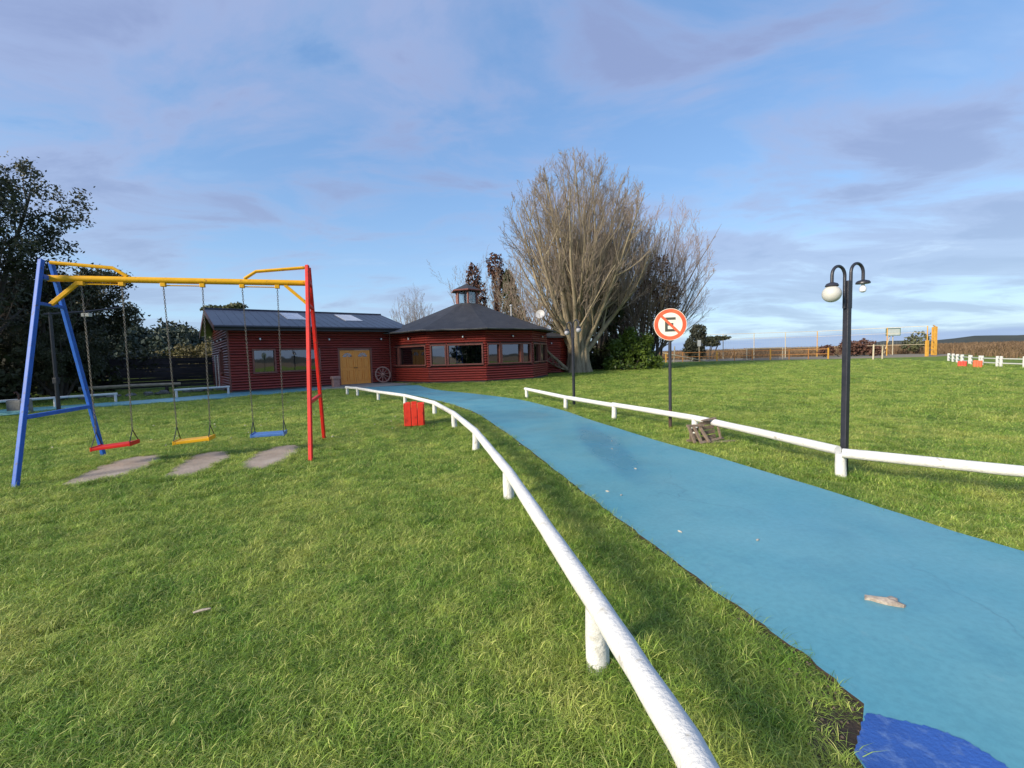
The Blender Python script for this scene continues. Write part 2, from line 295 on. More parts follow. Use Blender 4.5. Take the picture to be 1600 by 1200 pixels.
# ------------------------------------------------------------------ mesh helpers
def fast_mesh(name, V, F):
    """V (n,3) array, F (m,k) int array of equal-size faces (or list of such arrays)"""
    me = bpy.data.meshes.new(name); V = np.asarray(V, np.float32)
    Fs = F if isinstance(F, list) else [F]; Fs = [np.asarray(f, np.int32) for f in Fs if len(f)]
    me.vertices.add(len(V)); me.vertices.foreach_set('co', V.ravel())
    tot = sum(f.size for f in Fs); npoly = sum(len(f) for f in Fs)
    me.loops.add(tot); me.loops.foreach_set('vertex_index', np.concatenate([f.ravel() for f in Fs]))
    me.polygons.add(npoly)
    starts, s = [], 0
    for f in Fs:
        starts.append(s + np.arange(len(f)) * f.shape[1]); s += f.size
    me.polygons.foreach_set('loop_start', np.concatenate(starts).astype(np.int32))
    me.update(calc_edges=True); return me
class MB:
    def __init__(s): s.v = []; s.f = []
    def add(s, vs, fs):
        o = len(s.v); s.v += [tuple(v) for v in vs]; s.f += [tuple(i + o for i in f) for f in fs]; return s
    def obox(s, o, ax, ay, az):
        """box from corner o with edge vectors"""
        o, ax, ay, az = map(Vector, (o, ax, ay, az))
        vs = [o, o + ax, o + ax + ay, o + ay, o + az, o + ax + az, o + ax + ay + az, o + ay + az]
        fs = [(0, 3, 2, 1), (4, 5, 6, 7), (0, 1, 5, 4), (1, 2, 6, 5), (2, 3, 7, 6), (3, 0, 4, 7)]
        if ax.cross(ay).dot(az) < 0: fs = [f[::-1] for f in fs]
        return s.add(vs, fs)
    def box(s, a, b):
        a, b = Vector(a), Vector(b); d = b - a
        return s.obox(a, (d.x, 0, 0), (0, d.y, 0), (0, 0, d.z))
    def tube(s, pts, r, n=10, cap=True, up=None):
        pts = [Vector(p) for p in pts]; k = len(pts); rs = r if isinstance(r, (list, tuple)) else [r] * k
        o = len(s.v); prev = None
        for i, p in enumerate(pts):
            t = (pts[min(i + 1, k - 1)] - pts[max(i - 1, 0)]).normalized()
            if prev is None:
                a = Vector(up) if up else (Vector((0, 0, 1)) if abs(t.z) < 0.9 else Vector((1, 0, 0)))
                x = t.cross(a).normalized()
            else: x = (prev - t * prev.dot(t)).normalized()
            prev = x; y = t.cross(x)
            off = math.pi / 4 if n == 4 else 0
            for j in range(n):
                an = 2 * math.pi * j / n + off
                s.v.append(tuple(p + (x * math.cos(an) + y * math.sin(an)) * rs[i]))
        for i in range(k - 1):
            for j in range(n):
                a, b = o + i * n + j, o + i * n + (j + 1) % n
                s.f.append((a, b, b + n, a + n))
        if cap:
            s.f.append(tuple(o + j for j in range(n))[::-1]); s.f.append(tuple(o + (k - 1) * n + j for j in range(n)))
        return s
    def sqbar(s, a, b, w): return s.tube([a, b], w * 0.7071, 4)
    def lathe(s, prof, c=(0, 0, 0), n=20, axis='Z'):
        o = len(s.v); c = Vector(c)
        for (r, h) in prof:
            for j in range(n):
                an = 2 * math.pi * j / n; x, y = r * math.cos(an), r * math.sin(an)
                s.v.append(tuple(c + (Vector((x, y, h)) if axis == 'Z' else Vector((x, h, y)))))
        for i in range(len(prof) - 1):
            for j in range(n):
                a, b = o + i * n + j, o + i * n + (j + 1) % n
                s.f.append((a, b, b + n, a + n) if axis == 'Z' else (a, a + n, b + n, b))
        s.f.append(tuple(o + j for j in range(n))[::-1]); s.f.append(tuple(o + (len(prof) - 1) * n + j for j in range(n)))
        return s
    def prism(s, poly, z0, z1):
        n = len(poly); o = len(s.v)
        s.v += [(p[0], p[1], z0) for p in poly] + [(p[0], p[1], z1) for p in poly]
        s.f.append(tuple(o + i for i in range(n))[::-1]); s.f.append(tuple(o + n + i for i in range(n)))
        for i in range(n): j = (i + 1) % n; s.f.append((o + i, o + j, o + n + j, o + n + i))
        return s
    def build(s, name, material, parent=None, smooth=False, bevel=0.0, loc=None, rot=None):
        me = bpy.data.meshes.new(name); me.from_pydata(s.v, [], s.f); me.update()
        ob = bpy.data.objects.new(name, me); COL.objects.link(ob)
        if material: me.materials.append(material)
        if smooth:
            me.polygons.foreach_set('use_smooth', [True] * len(me.polygons))
            try: me.set_sharp_from_angle(angle=R(42))
            except Exception: pass
        if bevel:
            b = ob.modifiers.new('bevel', 'BEVEL'); b.width = bevel; b.segments = 2; b.limit_method = 'ANGLE'; b.angle_limit = R(40)
        if parent: ob.parent = parent
        if loc: ob.location = loc
        if rot: ob.rotation_euler = rot
        return ob
def tag(o, label, cat=None, group=None, kind=None):
    o['label'] = label
    if cat: o['category'] = cat
    if group: o['group'] = group
    if kind: o['kind'] = kind
    return o
def empty(name, loc, label, cat, group=None, rz=0.0):
    o = bpy.data.objects.new(name, None); COL.objects.link(o); o.location = loc; o.rotation_euler = (0, 0, rz); o.empty_display_size = 0.2
    return tag(o, label, cat, group)
def structure(o): o['kind'] = 'structure'; return o
def copy_tree(o, parent=None):
    c = o.copy(); COL.objects.link(c); c.parent = parent
    for ch in [x for x in bpy.data.objects if x.parent == o]: copy_tree(ch, c)
    return c
def inpoly(P, poly):
    poly = np.asarray(poly, float); x, y = P[:, 0], P[:, 1]; ins = np.zeros(len(P), bool); n = len(poly)
    for i in range(n):
        x1, y1 = poly[i]; x2, y2 = poly[(i + 1) % n]
        if y1 == y2: continue
        c = ((y1 > y) != (y2 > y)) & (x < (x2 - x1) * (y - y1) / (y2 - y1) + x1); ins ^= c
    return ins
def smooth_line(pts, per=6):
    pts = [Vector((p[0], p[1], p[2] if len(p) > 2 else 0)) for p in pts]; out = []
    for i in range(len(pts) - 1):
        p0 = pts[max(i - 1, 0)]; p1 = pts[i]; p2 = pts[i + 1]; p3 = pts[min(i + 2, len(pts) - 1)]
        for k in range(per):
            t = k / per
            out.append(0.5 * ((2 * p1) + (p2 - p0) * t + (2 * p0 - 5 * p1 + 4 * p2 - p3) * t * t + (3 * p1 - p0 - 3 * p2 + p3) * t ** 3))
    return out + [pts[-1]]
rng = random.Random(7); nrg = np.random.default_rng(11)

# ------------------------------------------------------------------ ground, paths, sea
def lawn_sheet():
    # lawn: fine near the camera, one sheet, gently uneven
    xs = np.concatenate([np.linspace(-90, -12, 24), np.linspace(-11, 11, 90), np.linspace(12, 75, 24)])
    ys = np.concatenate([np.linspace(-60, -4, 12), np.linspace(-3, 20, 90), np.linspace(21, 60, 20)])
    X, Y = np.meshgrid(xs, ys); V = np.stack([X.ravel(), Y.ravel(), np.zeros(X.size)], 1)
    V[:, 2] = -0.012 + 0.012 * (np.sin(V[:, 0] * 1.7 + 0.8 * np.sin(V[:, 1] * 0.9)) * np.cos(V[:, 1] * 1.3))
    nx, ny = len(xs), len(ys); i = np.arange(nx * ny).reshape(ny, nx)
    F = np.stack([i[:-1, :-1].ravel(), i[:-1, 1:].ravel(), i[1:, 1:].ravel(), i[1:, :-1].ravel()], 1)
    me = fast_mesh('lawn', V, F); me.materials.append(M_LAWN)
    me.polygons.foreach_set('use_smooth', [True] * len(me.polygons))
    o = bpy.data.objects.new('lawn', me); COL.objects.link(o); return structure(o)
lawn_sheet()
structure(MB().add([(-6000, -6000, -0.10), (6000, -6000, -0.10), (6000, 6000, -0.10), (-6000, 6000, -0.10)], [(0, 1, 2, 3)]).build('moor', M_MOOR))
structure(MB().add([(-9000, 900, 0.05), (9000, 300, 0.05), (9000, 15000, 0.05), (-9000, 15000, 0.05)], [(0, 1, 2, 3)]).build('sea', M_SEA))

PL = [(-8.4, 23.4), (-6.34, 20.85), (-3.7, 17.17), (-2.72, 15.44), (-1.89, 13.84), (-0.95, 11.53), (-0.25, 8.9), (0.18, 7.14), (0.44, 5.97), (0.63, 5.1), (0.76, 4.52), (0.89, 3.96), (1.0, 3.53), (1.13, 2.93), (1.25, 2.49), (1.33, 2.18), (1.385, 1.94), (1.41, 1.75)]
PR = [(-5.08, 24.2), (-4.3, 22.2), (-3.21, 19.9), (-1.42, 17.4), (0.2, 14.75), (1.24, 11.8), (1.72, 9.75), (2.15, 8.1), (2.46, 6.95), (2.73, 6.2), (3.12, 4.81), (3.24, 4.34), (3.42, 3.44), (3.55, 3.03), (3.75, 2.0), (3.9, 0.5), (4.0, -4)]
pl = smooth_line(PL, 5); pr = smooth_line(PR, 5)
# a slightly crumbled edge
for i, p in enumerate(pl[4:-1]):
    p.x += 0.010 * math.sin(i * 1.3) * math.sin(i * 0.37) + rng.uniform(-0.008, 0.008)
for i, p in enumerate(pr[4:]): p.x += rng.uniform(-0.008, 0.008)
path_poly = [(p.x, p.y) for p in pl] + [(1.30, 1.62), (1.2, 1.53), (1.15, 1.2), (1.3, -4)] + [(p.x, p.y) for p in reversed(pr)]
Z_PATH = 0.03
mbp = MB().prism(path_poly, -0.06, Z_PATH)
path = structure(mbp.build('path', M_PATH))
path.data.materials.append(M_SOIL)
for f in path.data.polygons:
    if abs(f.normal.z) < 0.5: f.material_index = 1
rib_v, rib_f = [], []
for i, p in enumerate(pl[8:]):
    w_ = 0.05 + 0.05 * abs(math.sin(i * 0.83)) + (0.10 if i > len(pl) - 16 else 0)
    rib_v += [(p.x + 0.03, p.y, 0.008), (p.x - w_, p.y - w_ * 0.25, 0.008)]
for i in range(len(rib_v) // 2 - 1): rib_f.append((2 * i, 2 * i + 2, 2 * i + 3, 2 * i + 1))
structure(MB().add(rib_v, rib_f).build('soil_edge', M_SOIL))
corner = [(1.40, 1.80), (1.30, 1.87), (1.22, 1.83), (1.17, 1.72), (1.10, 1.63), (1.04, 1.50), (1.02, 1.30), (1.08, 1.05), (1.20, 1.05), (1.24, 1.52), (1.32, 1.62), (1.43, 1.72)]
structure(MB().prism([(x_ + rng.uniform(-0.012, 0.012), y_ + rng.uniform(-0.012, 0.012)) for (x_, y_) in corner], -0.03, 0.014).build('soil_edge', M_SOIL))
crumb = MB()
for _ in range(140):
    i_ = rng.randrange(len(pl) - 30, len(pl)); q_ = pl[i_]; x_, y_ = q_.x - abs(rng.gauss(0.03, 0.05)), q_.y + rng.uniform(-0.04, 0.04)
    if rng.random() < 0.4: x_, y_ = rng.uniform(1.06, 1.36), rng.uniform(1.2, 1.8)
    s_ = rng.uniform(0.003, 0.007); crumb.lathe([(s_ * 0.3, 0), (s_, s_ * 0.4), (s_ * 0.8, s_), (s_ * 0.2, s_ * 1.3)], (x_, y_, 0.014), 6)
o = crumb.build('soil_crumbs', mat('earth crumbs', (0.15, 0.115, 0.085), (0.09, 0.07, 0.05), 20, 0.95)); tag(o, 'crumbs of earth and grit along the near path edge', 'grit', None, 'stuff')
deep = [(1.205, 1.54), (1.30, 1.625), (1.375, 1.695), (1.45, 1.675), (1.545, 1.63), (1.63, 1.57), (1.665, 1.49), (1.68, 1.40), (1.70, 1.1), (1.8, -3), (1.32, -3), (1.165, 1.2)]
deep = [(p.x + rng.uniform(-0.006, 0.006), p.y + rng.uniform(-0.006, 0.006)) for p in smooth_line([(*q, 0) for q in deep[:9]], 8)] + deep[9:]
MB().prism(deep, Z_PATH - 0.01, Z_PATH + 0.004).build('paint_patch', M_DEEP, path)
side_poly = [(-24.5, 11.5), (-20.5, 12.2), (-16.4, 15.8), (-15.47, 16.45), (-12.91, 18.5), (-11.1, 20.9), (-9.6, 22.6), (-9.0, 23.5), (-10.9, 24.75), (-13.8, 22.42), (-14.95, 20.1), (-16.3, 18.6), (-17.9, 17.2), (-21, 14.5), (-24.5, 13.2)]
structure(MB().prism(side_poly, -0.06, 0.022).build('side_path', M_PATH))
apron_poly = [(-11.3, 24.35), (-9.0, 22.9), (-8.2, 22.9), (-6.4, 24.0), (-5.6, 25.2), (-7.5, 27.2)]
structure(MB().prism(apron_poly, -0.06, 0.045).build('concrete_apron', M_CONC))

# ------------------------------------------------------------------ clubhouse
club = empty('clubhouse', (-8, 27, 0), 'long low red log clubhouse with a ten sided round hall, cupola and orange double doors', 'building')
CLUB = Vector((-8, 27, 0))
def cb(mb, name, material, parent=club, **k):
    """child of the clubhouse (or of one of its parts); coordinates are given in the world"""
    base = CLUB
    mb.v = [(v[0] - base.x, v[1] - base.y, v[2] - base.z) for v in mb.v]
    return mb.build(name, material, parent, **k)
PITCH_LOG = 0.138
def log_rows(mb, P0, u, nrm, L, z0, z1, openings, clip=None, bulge=0.088, margin=0.06):
    P0, u, nrm = Vector(P0), Vector(u), Vector(nrm); prof = [(0.02, -0.15), (0.07, 0.45), (0.15, 0.86), (0.30, 1.0), (0.50, 0.93), (0.72, 0.68), (0.90, 0.28), (0.98, -0.15)]
    n = int((z1 - z0) / PITCH_LOG + 0.5); ph = (z1 - z0) / n
    for i in range(n):
        za, zb = z0 + i * ph, z0 + (i + 1) * ph; zc = (za + zb) / 2
        ivs = [(0.0, L)] if clip is None else [clip(zb)]
        for (s0, s1, a, b) in openings:
            if zb > a - margin + 0.03 and za < b + margin - 0.03:
                new = []
                for (x, y) in ivs:
                    if s1 + margin <= x or s0 - margin >= y: new.append((x, y)); continue
                    if x < s0 - margin: new.append((x, s0 - margin))
                    if y > s1 + margin: new.append((s1 + margin, y))
                ivs = new
        bl = bulge * rng.uniform(0.9, 1.08)
        for (x, y) in ivs:
            if y - x < 0.03: continue
            o = len(mb.v); k = len(prof)
            for s in (x, y):
                for (t, h) in prof:
                    p = P0 + u * s + nrm * (h * bl); mb.v.append((p.x, p.y, za + t * ph))
            flip = u.cross(Vector((0, 0, 1))).dot(nrm) < 0
            for j in range(k - 1):
                f = (o + j, o + k + j, o + k + j + 1, o + j + 1); mb.f.append(f[::-1] if flip else f)
            e1, e2 = tuple(o + j for j in range(k)), tuple(o + k + j for j in range(k))
            mb.f.append(e1); mb.f.append(e2)
def core_boxes(mb, P0, u, nrm, L, z0, z1, openings, th=0.14):
    P0, u, nrm = Vector(P0), Vector(u), Vector(nrm)
    cuts = sorted({0.0, L, *[o[0] for o in openings], *[o[1] for o in openings]})
    for a, b in zip(cuts[:-1], cuts[1:]):
        if b - a < 1e-4: continue
        mid = (a + b) / 2; op = [o for o in openings if o[0] < mid < o[1]]
        spans = [(z0, z1)]
        for o in op: spans = [(z0, o[2]), (o[3], z1)]
        for (p, q) in spans:
            if q - p < 1e-3: continue
            c = P0 + u * a; mb.obox((c.x, c.y, p), u * (b - a), -nrm * th, (0, 0, q - p))
def window(P0, u, nrm, s0, s1, z0, z1, mullions=(), fw=0.07, label=None):
    """frame, mullions and pane set in an opening"""
    P0, u, nrm = Vector(P0), Vector(u), Vector(nrm); Z = Vector((0, 0, 1))
    m = MB(); out = 0.115; dep = 0.21
    def bar(sa, sb, za, zb, o=out, d=dep):
        c = P0 + u * sa + nrm * o; m.obox((c.x, c.y, za), u * (sb - sa), -nrm * d, (0, 0, zb - za))
    bar(s0 - 0.055, s1 + 0.055, z1 - fw + 0.04, z1 + 0.05); bar(s0 - 0.07, s1 + 0.07, z0 - 0.05, z0 + fw - 0.04, out + 0.03, dep + 0.03)
    bar(s0 - 0.055, s0 + fw - 0.04, z0 + fw - 0.04, z1 - fw + 0.04); bar(s1 - fw + 0.04, s1 + 0.055, z0 + fw - 0.04, z1 - fw + 0.04)
    for q in mullions: bar(q - 0.025, q + 0.025, z0 + fw - 0.04, z1 - fw + 0.04, out - 0.02, dep - 0.04)
    w = cb(m, 'window', M_TRIM, bevel=0.006)
    g = MB(); c = P0 + u * (s0 + 0.01) - nrm * 0.03
    g.obox((c.x, c.y, z0 + 0.01), u * (s1 - s0 - 0.02), -nrm * 0.008, (0, 0, z1 - z0 - 0.02))
    cb(g, 'pane', M_GLASS, w)
    return w
def wall_lamp(P, nrm):
    P, nrm = Vector(P), Vector(nrm); m = MB()
    m.tube([P, P + nrm * 0.05], 0.05, 10); m.tube([P + nrm * 0.05, P + nrm * 0.14 + Vector((0, 0, -0.02))], [0.03, 0.02], 8)
    l = cb(m, 'wall_lamp', M_BLACK)
    b = MB(); c = P + nrm * 0.16 + Vector((0, 0, -0.05))
    b.lathe([(0.005, -0.06), (0.035, -0.045), (0.05, 0), (0.035, 0.045), (0.005, 0.06)], c, 10); cb(b, 'bulb', M_BULB, l, smooth=True)

# --- wing
WA = Vector((-13.97, 22.31, 0)); WU = Vector((0.787, 0.617, 0)).normalized(); WN_ = Vector((WU.y, -WU.x, 0)); WBK = -WN_
WL, WD, WH = 8.9, 8.5, 3.30
wing_open = [(1.02, 2.00, 0.96, 2.12), (2.26, 4.22, 0.98, 2.12), (5.30, 7.10, 0.05, 2.06)]
wc = MB(); core_boxes(wc, WA, WU, WN_, WL, 0, WH, wing_open)
GP = WA; GU = WBK; GN = -WU                 # gable wall: runs back from the corner
core_boxes(wc, GP + GU * 0.145, GU, GN, WD - 0.145, 0, WH, [(2.4, 3.6, 0.95, 2.15)])
RIDGE = 4.45
g3 = [GP + GU * 0.0 - GN * 0.14, GP + GU * WD - GN * 0.14, GP + GU * (WD / 2) - GN * 0.14]
wc.add([(p.x, p.y, z) for p, z in zip(g3 + [q + GN * 0.138 for q in g3], [WH + 0.002, WH + 0.002, RIDGE - 0.12] * 2)], [(0, 1, 2), (5, 4, 3), (0, 3, 4, 1), (1, 4, 5, 2), (2, 5, 3, 0)])
core_boxes(wc, WA + WBK * WD + WU * 0.1, WU, WBK, WL, 0, WH, [])
cb(wc, 'wall', M_CORE)
lg = MB(); log_rows(lg, WA, WU, WN_, WL, 0.10, WH - 0.02, wing_open)
gclip = lambda z: (0.0, WD) if z <= WH else ((z - WH) / (RIDGE - WH) * WD / 2 + 0.05, WD - (z - WH) / (RIDGE - WH) * WD / 2 - 0.05)
log_rows(lg, GP, GU, GN, WD, 0.10, RIDGE - 0.2, [(2.4, 3.6, 0.95, 2.15)], gclip)
o = cb(lg, 'log_siding', M_LOG, smooth=True); o['kind'] = 'stuff'
cp = WA + (WN_ + GN) * 0.03
cb(MB().obox((cp.x - 0.03, cp.y - 0.03, 0.02), WU * 0.07, WBK * 0.07, (0, 0, WH - 0.05)), 'corner_board', M_TRIM)
window(WA, WU, WN_, *wing_open[0]); window(WA, WU, WN_, *wing_open[1]); window(GP, GU, GN, 2.4, 3.6, 0.95, 2.15)
# plinth
pb = MB(); q = WA + WN_ * 0.02; pb.obox((q.x, q.y, -0.05), WU * 5.2, WN_ * 0.06, (0, 0, 0.14)); cb(pb, 'plinth', M_STEP)
pb = MB(); q = WA + WU * 7.2 + WN_ * 0.02; pb.obox((q.x, q.y, -0.05), WU * 1.0, WN_ * 0.06, (0, 0, 0.14)); cb(pb, 'plinth', M_STEP)
pb = MB(); q = WA + WU * 5.2 + WN_ * 0.40; pb.obox((q.x, q.y, 0.02), WU * 2.0, -WN_ * 0.55, (0, 0, 0.045)); cb(pb, 'threshold', M_CONC, bevel=0.01)
# interior floor + back wall of the wing (seen dimly through the glass)
pb = MB(); q = WA + WBK * 0.2 + WU * 0.2; pb.obox((q.x, q.y, 0.0), WU * 8.5, WBK * 8.0, (0, 0, 0.04)); cb(pb, 'interior_floor', M_INT)
pb = MB(); q = WA + WBK * 0.16 + WU * 0.16; pb.obox((q.x, q.y, 2.75), WU * 8.6, WBK * 8.1, (0, 0, 0.04)); cb(pb, 'interior_ceiling', M_INT)
# door: frame and two leaves
def door_bits():
    s0, s1, z0, z1 = wing_open[2]; m = MB()
    def bx(mb, sa, sb, za, zb, o, d):
        c = WA + WU * sa + WN_ * o; mb.obox((c.x, c.y, za), WU * (sb - sa), -WN_ * d, (0, 0, zb - za))
    bx(m, s0 - 0.09, s0 + 0.02, 0.05, z1 + 0.10, 0.08, 0.2); bx(m, s1 - 0.02, s1 + 0.09, 0.05, z1 + 0.10, 0.08, 0.2)
    bx(m, s0 + 0.02, s1 - 0.02, z1 - 0.015, z1 + 0.10, 0.08, 0.2)
    cb(m, 'door_frame', M_TRIM, bevel=0.006)
    mid = (s0 + s1) / 2
    for k, (a, b) in enumerate(((s0 + 0.025, mid - 0.004), (mid + 0.004, s1 - 0.025))):
        m = MB(); zt = z1 - 0.02; zb_ = 0.075
        # stiles, rails and recessed panels
        st = 0.10; w = b - a; c = (a + b) / 2
        bx(m, a, b, zb_, zt, -0.02, 0.03)
        f, d = 0.012, 0.03
        for (p, q_) in ((a, a + st), (c - 0.045, c + 0.045), (b - st, b)): bx(m, p, q_, zb_, zt - 0.001, f, d)
        for (p, q_) in ((zb_ + 0.001, zb_ + 0.17), (0.86, 1.0), (1.55, 1.63), (zt - 0.10, zt - 0.002)):
            bx(m, a + st, c - 0.045, p, q_, f - 0.001, d); bx(m, c + 0.045, b - st, p, q_, f - 0.001, d)
        leaf = cb(m, 'door', M_DOOR, bevel=0.004)
        for (p, q_) in ((a + st + 0.03, c - 0.075), (c + 0.075, b - st - 0.03)):
            for (y0, y1) in ((zb_ + 0.20, 0.83), (1.03, 1.52)):
                m = MB(); bx(m, p, q_, y0, y1, 0.004, 0.02); cb(m, 'panel', M_DOOR, leaf, bevel=0.008)
        # fan light
        m = MB(); pts = []
        for j in range(11):
            an = math.pi * j / 10; pts.append((c + 0.26 * math.cos(an), 1.66 + 0.22 * math.sin(an)))
        vs = []
        for off in (0.016, 0.005):
            for (s_, z_) in pts: p_ = WA + WU * s_ + WN_ * off; vs.append((p_.x, p_.y, z_))
        m.add(vs, [tuple(range(11)), tuple(range(21, 10, -1))] + [(j, (j + 1) % 11, 11 + (j + 1) % 11, 11 + j) for j in range(11)])
        fl = cb(m, 'fan_light', M_GLASS, leaf)
        m = MB()
        for j in range(1, 5):
            an = math.pi * j / 5; A_ = WA + WU * c + WN_ * 0.02; B_ = WA + WU * (c + 0.25 * math.cos(an)) + WN_ * 0.02
            m.tube([(A_.x, A_.y, 1.67), (B_.x, B_.y, 1.66 + 0.21 * math.sin(an))], 0.010, 5)
        cb(m, 'glazing_bar', M_DOOR, leaf)
        h = MB(); hs = mid + (-0.06 if k == 0 else 0.06); p_ = WA + WU * hs + WN_ * 0.012
        h.tube([(p_.x, p_.y, 1.02), tuple((p_ + WN_ * 0.05) + Vector((0, 0, 1.02)))], 0.012, 6)
        h.lathe([(0.008, -0.03), (0.03, -0.015), (0.03, 0.015), (0.008, 0.03)], p_ + WN_ * 0.06 + Vector((0, 0, 1.02)), 8)
        cb(h, 'handle', M_BLACK, leaf, smooth=True)
door_bits()
# roof of the wing
OV, OG = 0.55, 0.62
def wroof(front):
    m = MB(); th = 0.07; e0 = -OG; e1 = 9.6 if front else 9.0
    def pt(s, d, z): p = WA + WU * s + WBK * d; return Vector((p.x, p.y, z))
    slope = (RIDGE - WH) / (WD / 2)
    if front: a, b, c, d = pt(e0, -OV, WH - OV * slope + 0.18), pt(e1, -OV, WH - OV * slope + 0.18), pt(e1, WD / 2, RIDGE + 0.10), pt(e0, WD / 2, RIDGE + 0.10)
    else: a, b, c, d = pt(e0, WD / 2 + 0.001, RIDGE + 0.10), pt(e1, WD / 2 + 0.001, RIDGE + 0.10), pt(e1, WD + OV, WH - OV * slope + 0.18), pt(e0, WD + OV, WH - OV * slope + 0.18)
    dn = Vector((0, 0, -th)); m.add([a, b, c, d, a + dn, b + dn, c + dn, d + dn], [(0, 1, 2, 3), (7, 6, 5, 4), (0, 4, 5, 1), (1, 5, 6, 2), (2, 6, 7, 3), (3, 7, 4, 0)])
    r = cb(m, 'roof', M_ROOFB)
    if front:
        rb = MB(); k = 0
        while e0 + 0.42 * k < e1:
            t = min(1, (0.42 * k) / (e1 - e0)); p0 = a.lerp(b, t) + Vector((0, 0, 0.004)); p1 = d.lerp(c, t) + Vector((0, 0, 0.004)); rb.tube([p0, p1], 0.009, 4, up=(0, 0, 1)); k += 1
        o = cb(rb, 'roof_rib', M_ROOFB, r); o['kind'] = 'stuff'
        up = (b - a).cross(d - a).normalized(); 
        if up.z < 0: up = -up
        for (s0, s1) in ((3.05, 4.05), (6.25, 7.30)):
            def q(s, t): return a.lerp(b, (s - e0) / (e1 - e0)).lerp(d.lerp(c, (s - e0) / (e1 - e0)), t) + up * 0.03
            vs = [q(s0, 0.42), q(s1, 0.42), q(s1, 0.86), q(s0, 0.86)]; vs += [v - up * 0.028 for v in vs]
            cb(MB().add(vs, [(0, 1, 2, 3), (7, 6, 5, 4), (0, 4, 5, 1), (1, 5, 6, 2), (2, 6, 7, 3), (3, 7, 4, 0)]), 'skylight', M_SKYL, r)
        fa = MB(); fo = a + WN_ * 0.003 + Vector((0, 0, -0.05)); fa.obox(fo + Vector((0, 0, -0.20)), b - a, WN_ * 0.03, (0, 0, 0.20)); cb(fa, 'fascia', M_GUTTER, r)
        gm = MB(); go = a + WN_ * 0.04 + Vector((0, 0, -0.085)); gm.tube([go + WN_ * 0.045, go + WN_ * 0.045 + (b - a)], 0.062, 8); cb(gm, 'gutter', M_GUTTER, r, smooth=True)
        sf = MB(); sf.obox(Vector((a.x, a.y, a.z - 0.235)) + WBK * 0.03, b - a, WBK * (OV - 0.1), (0, 0, 0.02)); cb(sf, 'soffit', M_TRIM, r)
        rc = MB(); rc.tube([d + Vector((0, 0, 0.02)), c + Vector((0, 0, 0.02))], 0.06, 6); cb(rc, 'ridge_cap', M_ROOFB, r)
    bb = MB()
    p, q_ = (a, d) if front else (d, a)
    out = -WU * 0.025
    bb.add([p + out, q_ + out, q_ + out + Vector((0, 0, -0.26)), p + out + Vector((0, 0, -0.26)), p, q_, q_ + Vector((0, 0, -0.26)), p + Vector((0, 0, -0.26))],
           [(0, 1, 2, 3), (7, 6, 5, 4), (0, 4, 5, 1), (1, 5, 6, 2), (2, 6, 7, 3), (3, 7, 4, 0)])
    cb(bb, 'barge_board', M_TRIM, r)
    return r
wroof(True); wroof(False)
for s, z in ((1.35, 2.72), (4.75, 2.70), (7.75, 2.72)): p = WA + WU * s + WN_ * 0.055; wall_lamp((p.x, p.y, z), WN_)
for d_ in (1.2, 3.0, 5.0): p = GP + GU * d_ + GN * 0.055; wall_lamp((p.x, p.y, 2.75), GN)
for d_ in (3.9, 5.6):
    p = GP + GU * d_ + GN * 0.16; cb(MB().tube([(p.x, p.y, 0), (p.x, p.y, 1.95)], 0.035, 8), 'white_pipe', M_WHITE)

# --- round hall
HC = Vector((-2.92, 30.75, 0)); HR = 5.3; NS = 10
face0 = math.atan2(-HC.y, -HC.x)                          # towards the camera
def hv(k, r=HR, z=0.0):
    a = face0 - R(7.5) + R(36) * (k - 0.5); return Vector((HC.x + r * math.cos(a), HC.y + r * math.sin(a), z))
# with increasing k the corner moves to the right in the photograph
HH = 2.98; hz0, hz1 = 1.05, 2.16
hl = MB(); hc = MB(); facet_windows = {
    -1: [(0.22, 0.60), (0.74, 3.08)], 0: [(0.16, 0.98), (1.14, 3.10)], 1: [(0.14, 0.92), (1.06, 2.42), (2.56, 3.14)], 2: [(0.14, 1.5), (1.66, 3.10)],
    -2: [(0.5, 2.8)], 3: [(0.5, 2.8)]}
for k in range(NS):
    kk = k if k <= 5 else k - 10
    a, b = hv(kk), hv(kk + 1); u = (b - a).normalized(); L = (b - a).length; nrm = Vector((u.y, -u.x, 0))
    if nrm.dot(a - HC) < 0: nrm = -nrm
    ops = [(s0, s1, hz0, hz1) for (s0, s1) in facet_windows.get(kk, [])]
    core_boxes(hc, a, u, nrm, L, 0, HH, ops)
    if kk in (-2, -1, 0, 1, 2, 3, 4): log_rows(hl, a + nrm * 0.002, u, nrm, L, 0.08, HH, ops, lambda z, L=L: (-0.026, L + 0.026), margin=0.055)
    for op in ops: window(a, u, nrm, *op, mullions=())
    if kk in (-1, 0, 1, 2):
        for fr in ((0.55,) if kk != 0 else (0.62,)): p = a + u * (L * fr) + nrm * 0.05; wall_lamp((p.x, p.y, 2.66), nrm)
        pm = MB(); q = a + nrm * 0.02; pm.obox((q.x, q.y, -0.05), u * L, nrm * 0.08, (0, 0, 0.13)); cb(pm, 'plinth', M_STEP)
cb(hc, 'wall', M_CORE)
o = cb(hl, 'log_siding', M_LOG, smooth=True); o['kind'] = 'stuff'
cb(MB().prism([tuple(hv(k, HR - 0.2).xy) for k in range(NS)], 0.0, 0.04), 'interior_floor', M_INT)
# downpipes by the junction
for s, dx in ((8.32, 0.07),):
    p = WA + WU * s + WN_ * 0.11; cb(MB().tube([(p.x, p.y, 0.06), (p.x, p.y, 3.0)], 0.035, 8), 'downpipe', M_TRIM)
p = hv(-1, HR + 0.13); cb(MB().tube([(p.x, p.y, 0.06), (p.x, p.y, 2.9)], 0.035, 8), 'downpipe', M_TRIM)
